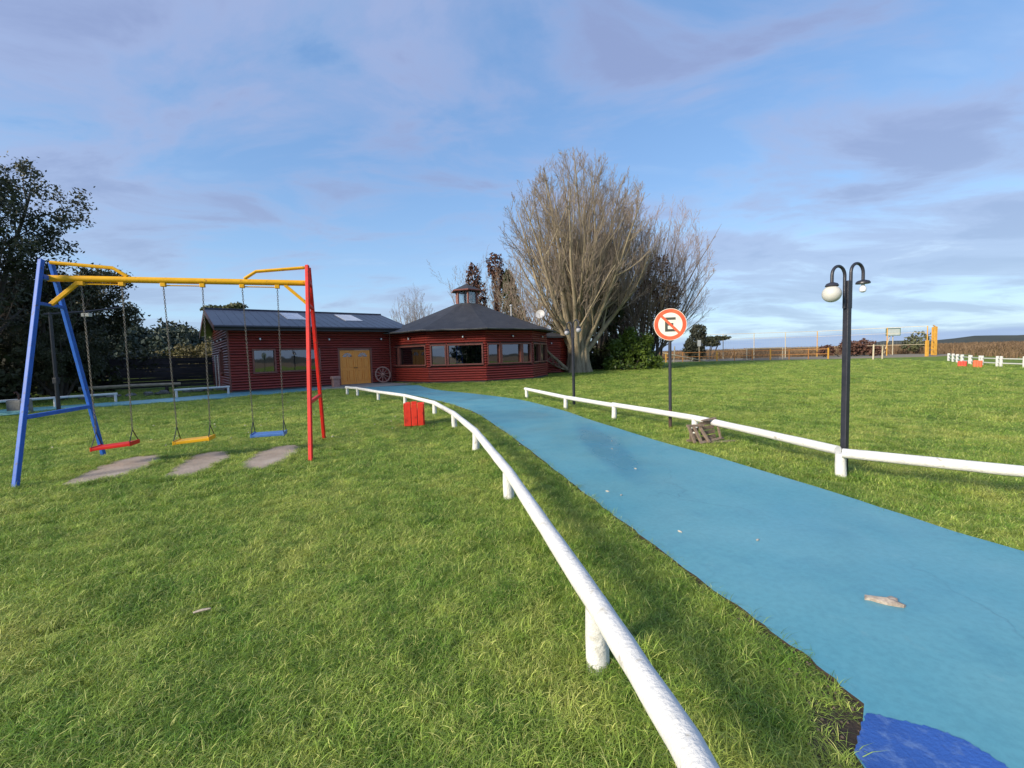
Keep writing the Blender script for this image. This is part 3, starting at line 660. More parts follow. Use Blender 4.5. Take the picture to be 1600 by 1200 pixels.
# roof: ten hips with a sagging, uneven rim
RE, ZE, RT, ZT = HR + 0.72, 3.04, 0.80, 5.02
m = MB(); ring = []; sub = 6
for (r, z) in ((RE, ZE), (RE * 0.66 + RT * 0.34, ZE + 0.31 * (ZT - ZE)), (RE * 0.33 + RT * 0.67, ZE + 0.65 * (ZT - ZE)), (RT, ZT)):
    row = []
    for k in range(NS):
        a, b = hv(k, r), hv(k + 1, r)
        for j in range(sub):
            p = a.lerp(b, j / sub); row.append((p.x, p.y, z + (rng.uniform(-0.015, 0.02) if r == RE else rng.uniform(-0.012, 0.012))))
    ring.append(row)
n = NS * sub; vs = [v for row in ring for v in row] + [(x, y, z - 0.07) for (x, y, z) in ring[0]] + [(HC.x + (x - HC.x) * 0.88, HC.y + (y - HC.y) * 0.88, 2.97) for (x, y, z) in ring[0]]
fs = []
for i in range(3):
    for j in range(n): fs.append((i * n + j, i * n + (j + 1) % n, (i + 1) * n + (j + 1) % n, (i + 1) * n + j))
for j in range(n): fs.append((4 * n + j, 4 * n + (j + 1) % n, (j + 1) % n, j)); fs.append((5 * n + j, 5 * n + (j + 1) % n, 4 * n + (j + 1) % n, 4 * n + j))
fs.append(tuple(5 * n + j for j in range(n))[::-1])
hroof = cb(m.add(vs, fs), 'roof', M_ROOFR)
m = MB(); m.tube([Vector(v) + Vector((0, 0, -0.02)) for v in ring[0]] + [Vector(ring[0][0]) + Vector((0, 0, -0.02))], 0.028, 6, cap=False)
cb(m, 'drip_edge', mat('pale flashing', (0.16, 0.155, 0.15), (0.07, 0.07, 0.07), 1.3, 0.6, coords='World', lo=0.45, hi=0.55), hroof)
# cupola
NC = 6
def cv(k, r, z): a = face0 + R(8) + R(60) * k; return Vector((HC.x + r * math.cos(a), HC.y + r * math.sin(a), z))
CB0, CB1 = 4.85, 5.86
cup = cb(MB().prism([tuple(cv(k, 0.76, 0).xy) for k in range(NC)], CB0, CB0 + 0.16), 'cupola', M_TRIM)
for k in range(NC):
    p = cv(k, 0.72, 0); cb(MB().tube([(p.x, p.y, CB0 + 0.16), (p.x, p.y, CB1)], 0.075, 6), 'post', M_TRIM, cup)
    a, b = cv(k, 0.69, 0), cv(k + 1, 0.69, 0); u = (b - a); nn = Vector((u.y, -u.x, 0)).normalized()
    cb(MB().obox((a.x, a.y, CB0 + 0.17), u, nn * 0.006, (0, 0, CB1 - CB0 - 0.18)), 'pane', M_GLASSC, cup)
m = MB(); e0_ = [cv(k, 1.06, CB1) for k in range(NC)]; e1_ = [cv(k, 1.08, CB1 + 0.07) for k in range(NC)]; top = [cv(k, 0.10, 6.36) for k in range(NC)]
m.add(e0_ + e1_ + top, [tuple(range(NC))[::-1]] + [(k, (k + 1) % NC, NC + (k + 1) % NC, NC + k) for k in range(NC)] + [(NC + k, NC + (k + 1) % NC, 2 * NC + (k + 1) % NC, 2 * NC + k) for k in range(NC)] + [tuple(range(2 * NC, 3 * NC))])
cr = cb(m, 'cupola_roof', M_ROOFR, cup)
m = MB().tube([Vector(v) + Vector((0, 0, 0.03)) for v in e0_ + [e0_[0]]], 0.055, 6, cap=False); cb(m, 'eave_trim', M_TRIM, cup)
# flue and satellite dish
m = MB().lathe([(0.05, 4.05), (0.05, 4.82), (0.11, 4.84), (0.11, 4.90), (0.02, 4.97)], (0.08, 31.0, 0), 10); cb(m, 'flue', M_WIRE, smooth=True)
m = MB(); dc = Vector((2.0, 30.0, 4.15)); dn = Vector((-0.25, -0.9, 0.36)).normalized(); dx = dn.cross(Vector((0, 0, 1))).normalized(); dy = dx.cross(dn)
vs, fs = [], []
for i, r in enumerate((0.02, 0.12, 0.22, 0.31)):
    for j in range(18):
        an = 2 * math.pi * j / 18; p = dc + (dx * math.cos(an) + dy * math.sin(an)) * r + dn * (r * r * 0.9 - 0.05); vs.append(p)
for i in range(3):
    for j in range(18): fs.append((i * 18 + j, i * 18 + (j + 1) % 18, (i + 1) * 18 + (j + 1) % 18, (i + 1) * 18 + j))
off = len(vs); vs += [v - dn * 0.012 for v in vs]; fs += [tuple(off + i for i in f[::-1]) for f in fs]; fs += [(54 + j, 54 + (j + 1) % 18, off + 54 + (j + 1) % 18, off + 54 + j) for j in range(18)]
fs += [tuple(range(18))[::-1], tuple(range(off, off + 18))]
dish = cb(m.add(vs, fs), 'satellite_dish', mat('dish grey', (0.5, 0.49, 0.47), (0.42, 0.41, 0.40), 4, 0.5), smooth=True)
m = MB(); m.tube([dc - dn * 0.06, dc - dn * 0.16 + Vector((0, 0, -0.1)), (dc.x + 0.04, dc.y + 0.16, 3.42)], 0.022, 6); m.tube([dc + dy * -0.28, dc + dn * 0.30 + dy * -0.12], 0.012, 5); m.tube([dc + dn * 0.27 + dy * -0.12, dc + dn * 0.36 + dy * -0.12], 0.03, 8)
for sx in (-0.22, 0.22): m.tube([(dc.x + 0.04, dc.y + 0.15, 3.75), (dc.x + sx, dc.y + 0.2, 3.36)], 0.014, 5)
cb(m, 'mast', M_WIRE, dish)
# annex to the right of the hall
AX = [(2.0, 33.6), (3.75, 34.35), (5.3, 36.8), (3.5, 39.0), (0.0, 38.0)]
ax_l = MB(); ax_c = MB()
for i in range(4):
    a, b = Vector((*AX[i], 0)), Vector((*AX[i + 1], 0)); u = (b - a).normalized(); nrm = Vector((u.y, -u.x, 0)); L = (b - a).length
    core_boxes(ax_c, a, u, nrm, L, 0, 2.70, [])
    if i < 2: log_rows(ax_l, a, u, nrm, L, 0.08, 2.70, [])
cb(ax_c, 'wall', M_CORE); o = cb(ax_l, 'log_siding', M_LOG, smooth=True); o['kind'] = 'stuff'
m = MB(); ac = Vector((2.6, 36.3, 0)); rim = [Vector((*p, 0)) for p in AX]; rim = [r + (r - ac).normalized() * 0.35 for r in rim]
m.add([(r.x, r.y, 2.71) for r in rim] + [(r.x, r.y, 2.83) for r in rim] + [(ac.x, ac.y, 3.35)], [(4, 3, 2, 1, 0)] + [(i, (i + 1) % 5, 5 + (i + 1) % 5, 5 + i) for i in range(5)] + [(5 + i, 5 + (i + 1) % 5, 10) for i in range(5)])
cb(m, 'roof', M_ROOFR)
p = Vector((3.0, 34.0, 2.35)); wall_lamp(p, Vector((0.39, -0.92, 0)))

# ------------------------------------------------------------------ swing set
B0 = Vector((-6.62, 6.53, 0)); B1 = Vector((-3.33, 7.55, 0)); BU = (B1 - B0).normalized(); BA = Vector((-BU.y, BU.x, 0)); BL = (B1 - B0).length
ZB = 2.785
swing_set = empty('swing_set', ((B0 + B1) / 2)[:], 'tall swing frame with blue left legs, red right legs and yellow beam', 'swing frame')
SC = (B0 + B1) / 2
def sw(mb, name, material, parent=swing_set, **k):
    mb.v = [(v[0] - SC.x, v[1] - SC.y, v[2]) for v in mb.v]; return mb.build(name, material, parent, **k)
def beam_pt(t, z, off=0.0): p = B0 + BU * (t * BL) + BA * off; return Vector((p.x, p.y, z))
for t, mt, zt in ((0.0, M_SWB, 3.03), (1.0, M_SWR, 3.06)):
    sgn = 1 if t == 0 else -1
    def leg_pt(side, z): 
        w = 0.10 + (0.98 - 0.10) * (zt - z) / zt
        return beam_pt(t, z, side * w)
    for side in (-1, 1): sw(MB().sqbar(leg_pt(side, -0.05), leg_pt(side, zt), 0.056), 'leg', mt, bevel=0.008)
    sw(MB().sqbar(leg_pt(-1, 0.86) + BA * 0.03, leg_pt(1, 0.86) - BA * 0.03, 0.055), 'cross_bar', mt, bevel=0.006)
    sw(MB().sqbar(leg_pt(-1, 2.40) + BA * 0.03, leg_pt(1, 2.40) - BA * 0.03, 0.045), 'cross_bar', mt, bevel=0.006)
    sw(MB().sqbar(leg_pt(-1, ZB) + BA * 0.03, leg_pt(1, ZB) - BA * 0.03, 0.07), 'cross_bar', mt, bevel=0.006)
    p0, p1, p2 = (beam_pt(t + sgn * 0.012, zt - 0.02), beam_pt(t + sgn * 0.225, 2.955), beam_pt(t + sgn * 0.275, ZB + 0.05))
    sw(MB().tube([p0, p1, p2], 0.026, 8), 'tie_bar', M_SWY, smooth=True)
    sw(MB().sqbar(beam_pt(t + sgn * 0.002, 2.41), beam_pt(t + sgn * 0.105, ZB - 0.04), 0.052), 'brace', M_SWY, bevel=0.005)
sw(MB().tube([beam_pt(0.0, ZB), beam_pt(1.0, ZB)], 0.046, 14), 'beam', M_SWY, smooth=True)
hang = [(0.111, 0.253), (0.405, 0.555), (0.714, 0.861)]
for (a, b) in hang:
    sw(MB().tube([beam_pt(a, ZB - 0.075), beam_pt(b, ZB - 0.075)], 0.010, 6), 'hanger_rod', M_SWY)
    for t in (a, b):
        m = MB(); c = beam_pt(t, ZB - 0.065); m.obox(c - BU * 0.035 - BA * 0.03 + Vector((0, 0, -0.03)), BU * 0.07, BA * 0.06, (0, 0, 0.06)); sw(m, 'bracket', M_SWY, bevel=0.006)
SEAT_Z = 0.325
def chain(mb, a, b):
    L = (b - a).length; n = int(L / 0.034); d = (b - a) / n
    t = d.normalized(); x = t.cross(BA).normalized(); y = t.cross(x)
    for i in range(n):
        c = a + d * (i + 0.5); s_, q = (x, y) if i % 2 else (y, x)
        pts = [c + t * (0.024 * math.sin(k * math.pi / 3)) + s_ * (0.0105 * math.cos(k * math.pi / 3)) for k in range(6)]
        mb.tube(pts + [pts[0]], 0.0042, 4, cap=False, up=tuple(q))
for (a, b), mt, nm, dz in zip(hang, (M_SWR, M_SWY, M_SEATB), ('red', 'yellow', 'blue'), (0.0, 0.0, 0.01)):
    mid = beam_pt((a + b) / 2, 0); lab = {'red': 'red wooden swing seat on chains nearest the blue legs', 'yellow': 'yellow wooden swing seat on chains, middle of the three', 'blue': 'pale blue swing seat on chains nearest the red legs'}[nm]
    sg = empty('swing', mid[:], lab, 'swing', 'swings hanging from the yellow beam')
    def lo(mb): mb.v = [(v[0] - mid.x, v[1] - mid.y, v[2]) for v in mb.v]; return mb
    z = SEAT_Z + dz; m = MB(); hw = 0.245; hd = 0.15; tilt = {'red': 0.02, 'yellow': 0.015, 'blue': 0.0}[nm]
    m.obox(mid - BU * hw - BA * hd + Vector((0, 0, z - 0.045 - tilt)), BU * (2 * hw) + Vector((0, 0, 2 * tilt)), BA * (2 * hd), (0, 0, 0.045))
    seat = lo(m).build('seat', mt, sg, bevel=0.008)
    for s in (-1, 1):
        m = MB(); m.obox(mid + BU * (s * (hw + 0.002) if s < 0 else hw - 0.018) - BA * (hd + 0.002) + Vector((0, 0, z - 0.05 + s * tilt)), BU * 0.02, BA * (2 * hd + 0.004), (0, 0, 0.062)); lo(m).build('end_cap', mt, seat, bevel=0.004)
        top = beam_pt(a if s < 0 else b, ZB - 0.10); fork = mid + BU * (s * (hw - 0.02)) + Vector((0, 0, z + 0.20))
        m = MB(); chain(m, top, fork); lo(m).build('chain', M_CHAIN, sg)
        for sd in (-1, 1):
            m = MB(); m.tube([fork, mid + BU * (s * (hw - 0.01)) + BA * (sd * (hd - 0.015)) + Vector((0, 0, z + s * tilt))], 0.007, 6); lo(m).build('fork_rod', M_BLACK, sg)

# bare ground scuffed under each swing
def blob(pts, jit=0.02):
    ps = smooth_line(pts + [pts[0]], 7)[:-1]; return [(p.x + rng.uniform(-jit, jit), p.y + rng.uniform(-jit, jit)) for p in ps]
patches = [blob([(-5.75, 5.62), (-6.06, 6.35), (-6.24, 7.02), (-5.98, 7.36), (-5.62, 7.05), (-5.42, 6.5), (-5.42, 5.95)]),
           blob([(-4.66, 5.90), (-5.0, 6.67), (-5.20, 7.30), (-4.95, 7.52), (-4.62, 7.25), (-4.45, 6.7), (-4.37, 6.10)]),
           blob([(-3.85, 6.27), (-4.15, 7.05), (-4.18, 7.68), (-3.95, 7.92), (-3.70, 7.72), (-3.54, 7.0), (-3.50, 6.35)])]
for pp in patches:
    cx_, cy_ = sum(p[0] for p in pp) / len(pp), sum(p[1] for p in pp) / len(pp)
    pp[:] = [(cx_ + (x - cx_) * 1.10, cy_ - 0.03 + (y - cy_) * 1.08) for (x, y) in pp]
for pp, lb in zip(patches, ('worn earth oval under the red swing', 'worn earth oval under the yellow swing', 'worn earth oval under the blue swing')):
    o = structure(MB().prism(pp, -0.05, 0.012).build('bare_earth', M_DIRT)); o['label'] = lb

# ------------------------------------------------------------------ white log rails
def rail_run(name_label, posts, rails, group, zc=0.30, rr=0.053, pr_=0.055):
    c = Vector((*posts[0], 0)); e = empty('log_rail', c[:], name_label, 'rail', group)
    def lo(mb): mb.v = [(v[0] - c.x, v[1] - c.y, v[2]) for v in mb.v]; return mb
    for (x, y) in posts:
        m = MB(); dx, dy = rng.uniform(-0.012, 0.012), rng.uniform(-0.012, 0.012)
        m.tube([(x + dx, y + dy, -0.06), (x, y, 0.14), (x, y, zc - rr * 0.5)], [pr_ * 1.06, pr_ * 1.0, pr_ * 0.96], 12); lo(m).build('post', M_WHITE, e, smooth=True)
    for run in rails:
        pts = [Vector((p[0], p[1], p[2] if len(p) > 2 else zc)) for p in run]; fine = []
        for i in range(len(pts) - 1):
            for k in range(5): fine.append(pts[i].lerp(pts[i + 1], k / 5))
        fine.append(pts[-1]); rs = [rr * rng.uniform(0.955, 1.045) for _ in fine]
        m = MB().tube(fine, rs, 14); lo(m).build('rail', M_WHITE, e, smooth=True)
    return e
lp = [(-7.12, 19.3), (-6.42, 18.55), (-4.86, 16.2), (-3.44, 14.3), (-2.06, 11.75), (-1.25, 9.42), (-0.60, 7.08), (-0.07, 4.60), (0.375, 2.08), (0.56, 0.3)]
rail_run('curving white log rail low along the left edge of the blue path', lp,
         [[(-7.2, 19.4), lp[1], lp[2]], [lp[2], lp[3]], [lp[3], lp[4]], [lp[4], lp[5]], [lp[5], lp[6]], [lp[6], (-0.36, 5.95), lp[7]], [lp[7], (0.17, 3.24), lp[8]], [lp[8], (0.50, 1.30), lp[9]]], 'white log rails')
rp = [(0.50, 15.6), (1.46, 12.25), (2.29, 10.05), (3.21, 7.85), (3.74, 5.06)]
rail_run('white log rail along the right edge of the blue path up to the lamp', rp, [[(0.46, 15.75), rp[1], rp[2]], [(2.27, 10.1, 0.315), (2.72, 8.95, 0.315), rp[3], (3.50, 6.4), (3.735, 5.10)]], 'white log rails')
rail_run('white log rail running off the right edge of the picture past the lamp', [(5.6, 3.3)], [[(3.70, 4.98, 0.295), (4.6, 4.15, 0.295), (5.75, 3.2, 0.295)]], 'white log rails')
rail_run('white rail in front of the dark trees behind the blue swing legs', [(-19.9, 13.6), (-17.5, 17.1), (-16.42, 18.5)], [[(-20.9, 12.3), (-19.9, 13.6), (-17.5, 17.1), (-16.38, 18.55)]], 'white log rails', 0.36, 0.045, 0.05)
rail_run('short white rail beside the left corner of the clubhouse', [(-15.06, 20.05), (-13.72, 21.62)], [[(-15.12, 19.98), (-13.68, 21.67)]], 'white log rails', 0.36, 0.045, 0.05)

# ------------------------------------------------------------------ lamp posts
def lamp_post(loc, rz, label, broken=True, group='twin arm lamp posts'):
    e = empty('lamp_post', loc, label, 'street lamp', group, rz)
    MB().sqbar((0, 0, -0.1), (0, 0, 2.06), 0.062).build('pole', M_BLACK, e, bevel=0.006)
    MB().box((-0.035, -0.03, 1.93), (0.035, 0.03, 2.245)).build('head_box', M_BLACK, e, bevel=0.004)
    for s, zt in ((-1, 2.30), (1, 2.345)):
        x0 = s * 0.052; rad = 0.105
        pts = [(x0, 0, 1.93), (x0, 0, zt - 0.03)] + [(x0 + s * (rad - rad * math.cos(a)), 0, zt + rad * math.sin(a)) for a in [math.pi * k / 12 for k in range(13)]] + [(x0 + s * 2 * rad, 0, zt - 0.09)]
        MB().tube(pts, 0.017, 10).build('arm', M_BLACK, e, smooth=True)
        xe = x0 + s * 2 * rad; ze = zt - 0.09
        if s < 0 or not broken:
            MB().lathe([(0.02, 0.01), (0.055, -0.005), (0.068, -0.03), (0.06, -0.038)], (xe, 0, ze), 18).build('lamp_cap', M_BLACK, e, smooth=True)
            r = 0.096 if broken else 0.075; MB().lathe([(0.05, -0.034)] + [(r * math.sin(a), -0.034 - r * 0.90 + r * 0.98 * math.cos(a)) for a in [0.46 + (math.pi - 0.50) * k / 14 for k in range(15)]], (xe, 0, ze), 24).build('globe', M_LAMPW if broken else M_GLOBE2, e, smooth=True)
        else:
            MB().lathe([(0.02, 0.01), (0.06, -0.004), (0.072, -0.02), (0.072, -0.036), (0.03, -0.038)], (xe, 0, ze), 18).build('lamp_cap', M_BLACK, e, smooth=True)
            MB().lathe([(0.016, -0.036), (0.018, -0.06), (0.030, -0.078), (0.036, -0.10), (0.030, -0.125), (0.012, -0.137)], (xe, 0, ze), 16).build('bulb', M_BULB, e, smooth=True)
    return e
lamp_post((3.90, 5.22, 0), R(20), 'black twin arm lamp post, one globe missing, beside the right white rail')
lamp_post((1.80, 13.05, 0), R(-58), 'slim black twin globe lamp post standing before the big bare tree', broken=False)
e = empty('floodlight_pole', (-15.79, 15.53, 0), 'dark pole with long sloping arm and white floodlight in front of the left trees', 'light pole')
MB().tube([(0, 0, -0.1), (0, 0, 3.40)], [0.06, 0.045], 10).build('pole', M_BLACK, e, smooth=True)
MB().tube([(-0.12, -0.1, 3.32), (0.7, 0.6, 3.46), (1.45, 1.25, 3.66)], 0.04, 8).build('arm', M_BLACK, e, smooth=True)
MB().box((0.62, 0.46, 3.28), (0.90, 0.60, 3.40)).build('floodlight', M_LAMPW, e, bevel=0.01)
MB().sqbar((0, 0, 0.95), (0, 0, 1.15), 0.14).build('switch_box', M_BLACK, e, bevel=0.01)

# ------------------------------------------------------------------ no-parking sign
sg = empty('road_sign', (3.07, 8.68, 0), 'round no parking sign with struck out E on a dark rusty pole', 'sign', None, R(-8))
MB().tube([(0, 0, -0.1), (0, 0, 0.35)], 0.032, 10).build('pole_foot', M_RUST, sg)
MB().tube([(0, 0, 0.35), (0, 0, 2.05)], 0.030, 10).build('pole', M_BLACK, sg)
SR = 0.305; sz = 2.0
m = MB().lathe([(SR, 0.0), (SR, -0.006)], (0, -0.038, sz), 48, 'Y'); plate = m.build('plate', M_SIGNW, sg)
def annulus(r0, r1, y0, y1, n=48):
    m = MB(); vs = []
    for (r, y) in ((r0, y0), (r1, y0), (r1, y1), (r0, y1)): vs += [(r * math.cos(2 * math.pi * j / n), y, sz + r * math.sin(2 * math.pi * j / n)) for j in range(n)]
    fs = []
    for q in range(4):
        for j in range(n): a, b = q * n + j, q * n + (j + 1) % n; c, d = ((q + 1) % 4) * n + (j + 1) % n, ((q + 1) % 4) * n + j; fs.append((a, b, c, d))
    return m.add(vs, fs)
annulus(0.226, 0.296, -0.0465, -0.0445).build('red_ring', M_SIGNR, plate)
m = MB(); y0, y1 = -0.0475, -0.0445
for (x0, x1, z0, z1) in ((-0.098, -0.048, -0.135, 0.135), (-0.048, 0.098, 0.088, 0.135), (-0.048, 0.055, -0.02, 0.027), (-0.048, 0.098, -0.135, -0.088)): m.box((x0, y0, sz + z0), (x1, y1, sz + z1))
m.build('letter', M_SIGNK, plate)
m = MB(); d = Vector((0.7071, 0, -0.7071)); w = Vector((0.7071, 0, 0.7071)) * 0.024
m.obox(Vector((0, -0.0495, sz)) - d * 0.236 - w, d * 0.472, w * 2, (0, 0.0015, 0)); m.build('slash', M_SIGNR, plate)
m = MB()
for zz in (sz - 0.13, sz + 0.03): m.box((-0.035, -0.037, zz), (0.035, 0.034, zz + 0.03))
m.build('clamp', M_BLACK, sg)

# ------------------------------------------------------------------ red slatted bin, orange bins
def slat_bin(loc, rz, label, material, w=0.40, h=0.50, group='slatted wooden bins'):
    e = empty('slatted_bin', loc, label, 'bin', group, rz)
    bw = w / 3 - 0.012
    for s in range(4):
        for k in range(3):
            m = MB(); x = -w / 2 + k * (w / 3) + 0.006
            m.box((x, -w / 2 - 0.022, 0.0 + rng.uniform(0, 0.02)), (x + bw, -w / 2, h + rng.uniform(-0.02, 0.015)))
            q = Matrix.Rotation(math.pi / 2 * s, 3, 'Z'); m.v = [tuple(q @ Vector(v)) for v in m.v]
            m.build('board', material, e, bevel=0.006)
    MB().box((-w / 2 + 0.002, -w / 2 + 0.002, 0.05), (w / 2 - 0.002, w / 2 - 0.002, h * 0.72)).build('liner', M_STEP, e)
    return e
slat_bin((-2.20, 9.95, 0), R(12), 'bright red slatted wooden bin beside the curving left rail', M_REDBOX)
slat_bin((27.95, 27.75, 0), R(40), 'faded red slatted bin, left one of two by the far white fence', M_REDBOX, 0.34, 0.34)
slat_bin((27.65, 26.55, 0), R(42), 'bright orange slatted bin, right one of two by the far white fence', mat('orange bin paint', (0.75, 0.12, 0.03), (0.62, 0.09, 0.03), 5, 0.5), 0.34, 0.40)

# ------------------------------------------------------------------ broken wooden crate by the rail
cr_ = empty('wooden_crate', (3.02, 7.15, 0), 'broken weathered wooden crate tipped against the right white rail', 'crate', None, R(14))
def plank(a, b, w, t, up=(0, 0, 1), name='slat'):
    a, b = Vector(a), Vector(b); d = b - a; upv = Vector(up); wv = (upv - d.normalized() * upv.dot(d.normalized())).normalized() * w; tv = d.cross(wv).normalized() * t
    MB().obox(a - wv / 2 - tv / 2, d, wv, tv).build(name, M_OLDWOOD, cr_, bevel=0.003)
# three leaning frame battens on the left, slatted side on the right, boards underneath
for i, x in enumerate((-0.20, -0.10, 0.02)): plank((x - 0.03, 0.03 * i, 0.30), (x + 0.05, -0.06 - 0.03 * i, 0.02), 0.045, 0.03, (1, 0, 0), 'batten')
for z in (0.29, 0.05): plank((-0.24, 0.03, z), (0.06, 0.0, z - 0.01), 0.035, 0.02, (0, 0, 1), 'batten')
for i, z in enumerate((0.06, 0.135, 0.21, 0.285)): plank((0.06, 0.06 + 0.02 * i, z), (0.34, 0.08 + 0.02 * i, z + 0.02), 0.062, 0.012)
plank((0.33, 0.04, 0.33), (0.36, -0.02, 0.05), 0.03, 0.025, (1, 0, 0), 'batten')
plank((0.08, 0.08, 0.345), (0.36, 0.10, 0.37), 0.05, 0.016, (0, 1, 0.2))
plank((-0.10, -0.12, 0.03), (0.42, 0.0, 0.055), 0.05, 0.014, (0, 1, 0.6)); plank((0.10, -0.10, 0.02), (0.55, -0.14, 0.02), 0.07, 0.014, (0, 1, 0.15))
plank((0.02, -0.03, 0.12), (0.20, -0.02, 0.06), 0.04, 0.014)
plank((-0.15, 0.08, 0.10), (0.02, 0.09, 0.10), 0.09, 0.012); plank((-0.15, 0.08, 0.20), (0.02, 0.09, 0.20), 0.06, 0.012)

# ------------------------------------------------------------------ wagon wheel, stump by the door
WR = 0.49; wp = WA + WU * 7.78 + WN_ * 0.20
wl = empty('wagon_wheel', (wp.x, wp.y, 0.06), 'old brown wagon wheel leaning on the red wall right of the doors', 'wheel')
wl.rotation_euler = (R(-8), 0, math.atan2(WU.y, WU.x))
def ring_y(r0, r1, hw, n=40):
    vs = []; fs = []
    for (r, y) in ((r0, -hw), (r1, -hw), (r1, hw), (r0, hw)): vs += [(r * math.cos(2 * math.pi * j / n), y, WR + r * math.sin(2 * math.pi * j / n)) for j in range(n)]
    for q in range(4):
        for j in range(n): fs.append((q * n + j, q * n + (j + 1) % n, ((q + 1) % 4) * n + (j + 1) % n, ((q + 1) % 4) * n + j))
    return MB().add(vs, fs)
ring_y(WR - 0.075, WR, 0.035).build('rim', M_WHEEL, wl)
MB().lathe([(0.05, -0.12), (0.075, -0.09), (0.10, -0.05), (0.10, 0.05), (0.07, 0.09)], (0, 0, WR), 14, 'Y').build('hub', M_WHEEL, wl, smooth=True)
for k in range(10):
    a = 2 * math.pi * (k + 0.3) / 10
    MB().tube([(0.09 * math.cos(a), 0, WR + 0.09 * math.sin(a)), ((WR - 0.06) * math.cos(a), 0, WR + (WR - 0.06) * math.sin(a))], [0.028, 0.020], 6).build('spoke', M_WHEEL, wl)
bp = WA + WU * 4.72 + WN_ * 1.05
st = empty('wooden_bin', (bp.x, bp.y, 0), 'brown timber bin with a wide lid left of the orange doors', 'bin', None, math.atan2(WU.y, WU.x))
MB().box((-0.17, -0.17, 0.0), (0.17, 0.17, 0.46)).build('body', M_WHEEL, st, bevel=0.02)
MB().box((-0.22, -0.22, 0.46), (0.22, 0.22, 0.62)).build('lid', M_WHEEL, st, bevel=0.03)

# ------------------------------------------------------------------ left background: plank wall, rubble, stone block, hose
pw = empty('plank_wall', (-20, 29, 0), 'long dark wall of weathered horizontal planks behind the clubhouse corner', 'wall')
PA, PB = Vector((-27.5, 26.0, 0)), Vector((-16.2, 32.2, 0)); pu = (PB - PA).normalized(); pn = Vector((pu.y, -pu.x, 0)); Lp = (PB - PA).length
off = Vector((-20, 29, 0)); nseg = 4
for i in range(9):
    for k in range(nseg):
        a = PA + pu * (Lp * k / nseg + 0.01) + pn * rng.uniform(0, 0.03) - off; m = MB(); h = 0.222
        m.obox(a + Vector((0, 0, 0.05 + i * 0.21 + rng.uniform(-0.01, 0.01))), pu * (Lp / nseg - 0.02) + Vector((0, 0, rng.uniform(-0.03, 0.03))), -pn * 0.03, (0, 0, h - 0.02)); m.build('plank', M_DARKPLANK, pw)
for k in range(nseg + 1):
    a = PA + pu * (Lp * k / nseg) - pn * 0.10 - off; MB().sqbar((a.x, a.y, -0.1), (a.x, a.y, 1.98), 0.12).build('post', M_DARKPLANK, pw)
a = PA - off; MB().obox((a.x, a.y, 1.99), pu * Lp, pn * 0.12, (0, 0, 0.05)).build('cap_board', M_DARKPLANK, pw)
def rock_mesh(seed, s):
    r = random.Random(seed); import bmesh
    bm = bmesh.new(); bmesh.ops.create_icosphere(bm, subdivisions=2, radius=1.0)
    ph = [r.uniform(0, 6) for _ in range(6)]
    for v in bm.verts:
        c = v.co; k = 1 + 0.16 * math.sin(3 * c.x + ph[0]) + 0.14 * math.sin(4 * c.y + ph[1]) + 0.12 * math.sin(5 * c.z + ph[2]) + r.uniform(-0.05, 0.05)
        v.co = Vector((c.x * k * s[0], c.y * k * s[1], c.z * k * s[2]))
    me = bpy.data.meshes.new('boulder'); bm.to_mesh(me); bm.free(); me.materials.append(M_STONE); return me
rocks = [rock_mesh(i, s) for i, s in enumerate(((0.3, 0.22, 0.17), (0.22, 0.2, 0.14), (0.4, 0.25, 0.13)))]
for i in range(15):
    t = (i + rng.uniform(-0.3, 0.3)) / 14; p = Vector((-19.6, 21.0, 0)).lerp(Vector((-14.9, 25.6, 0)), t) + Vector((rng.uniform(-0.3, 0.3), rng.uniform(-0.3, 0.3), 0))
    o = bpy.data.objects.new('boulder', rocks[i % 3]); COL.objects.link(o); o.location = (p.x, p.y, 0.06); o.rotation_euler = (0, 0, rng.uniform(0, 6)); sc_ = rng.uniform(0.7, 1.2); o.scale = (sc_, sc_, sc_)
    tag(o, 'grey stone in the loose row before the dark plank wall', 'rock', 'stones in a row before the plank wall')
for (a, b) in (((-21.5, 22.2), (-18.2, 24.6)),):
    m = MB(); m.tube([(a[0], a[1], 0.42), ((a[0] + b[0]) / 2, (a[1] + b[1]) / 2, 0.45), (b[0], b[1], 0.44)], [0.09, 0.085, 0.075], 9)
    lgp = m.build('pale_log', mat('peeled log', (0.42, 0.38, 0.29), (0.3, 0.27, 0.2), 4, 0.85, 0.4)); tag(lgp, 'pale peeled log lying raised before the dark plank wall', 'log')
    for t in (0.12, 0.85):
        p = Vector((*a, 0)).lerp(Vector((*b, 0)), t); m = MB().tube([(p.x, p.y, -0.05), (p.x, p.y, 0.36)], 0.08, 8); m.build('support', M_DARKPLANK, lgp)
sb = empty('stone_block', (-16.55, 15.0, 0), 'grey stone block with a small spout in front of the left rail', 'stone')
MB().obox((-0.26, -0.2, -0.05), (0.52, 0, 0), (0, 0.4, 0), (0.0, 0, 0.52)).build('block', M_STONE, sb, bevel=0.05)
MB().tube([(0, 0, 0.47), (0.0, 0, 0.62), (-0.04, -0.03, 0.72), (-0.06, -0.08, 0.70)], 0.03, 8).build('spout', M_RUST, sb)
pts = []
for k in range(70):
    a = k * 0.5; pts.append((-16.25 + (0.42 + 0.05 * math.sin(k * 0.37)) * math.cos(a), 14.45 + (0.34 + 0.05 * math.cos(k * 0.23)) * math.sin(a), 0.03 + 0.0011 * k))
tag(MB().tube(pts, 0.018, 6).build('garden_hose', M_HOSE, smooth=True), 'coiled turquoise garden hose on the ground by the stone block', 'hose')

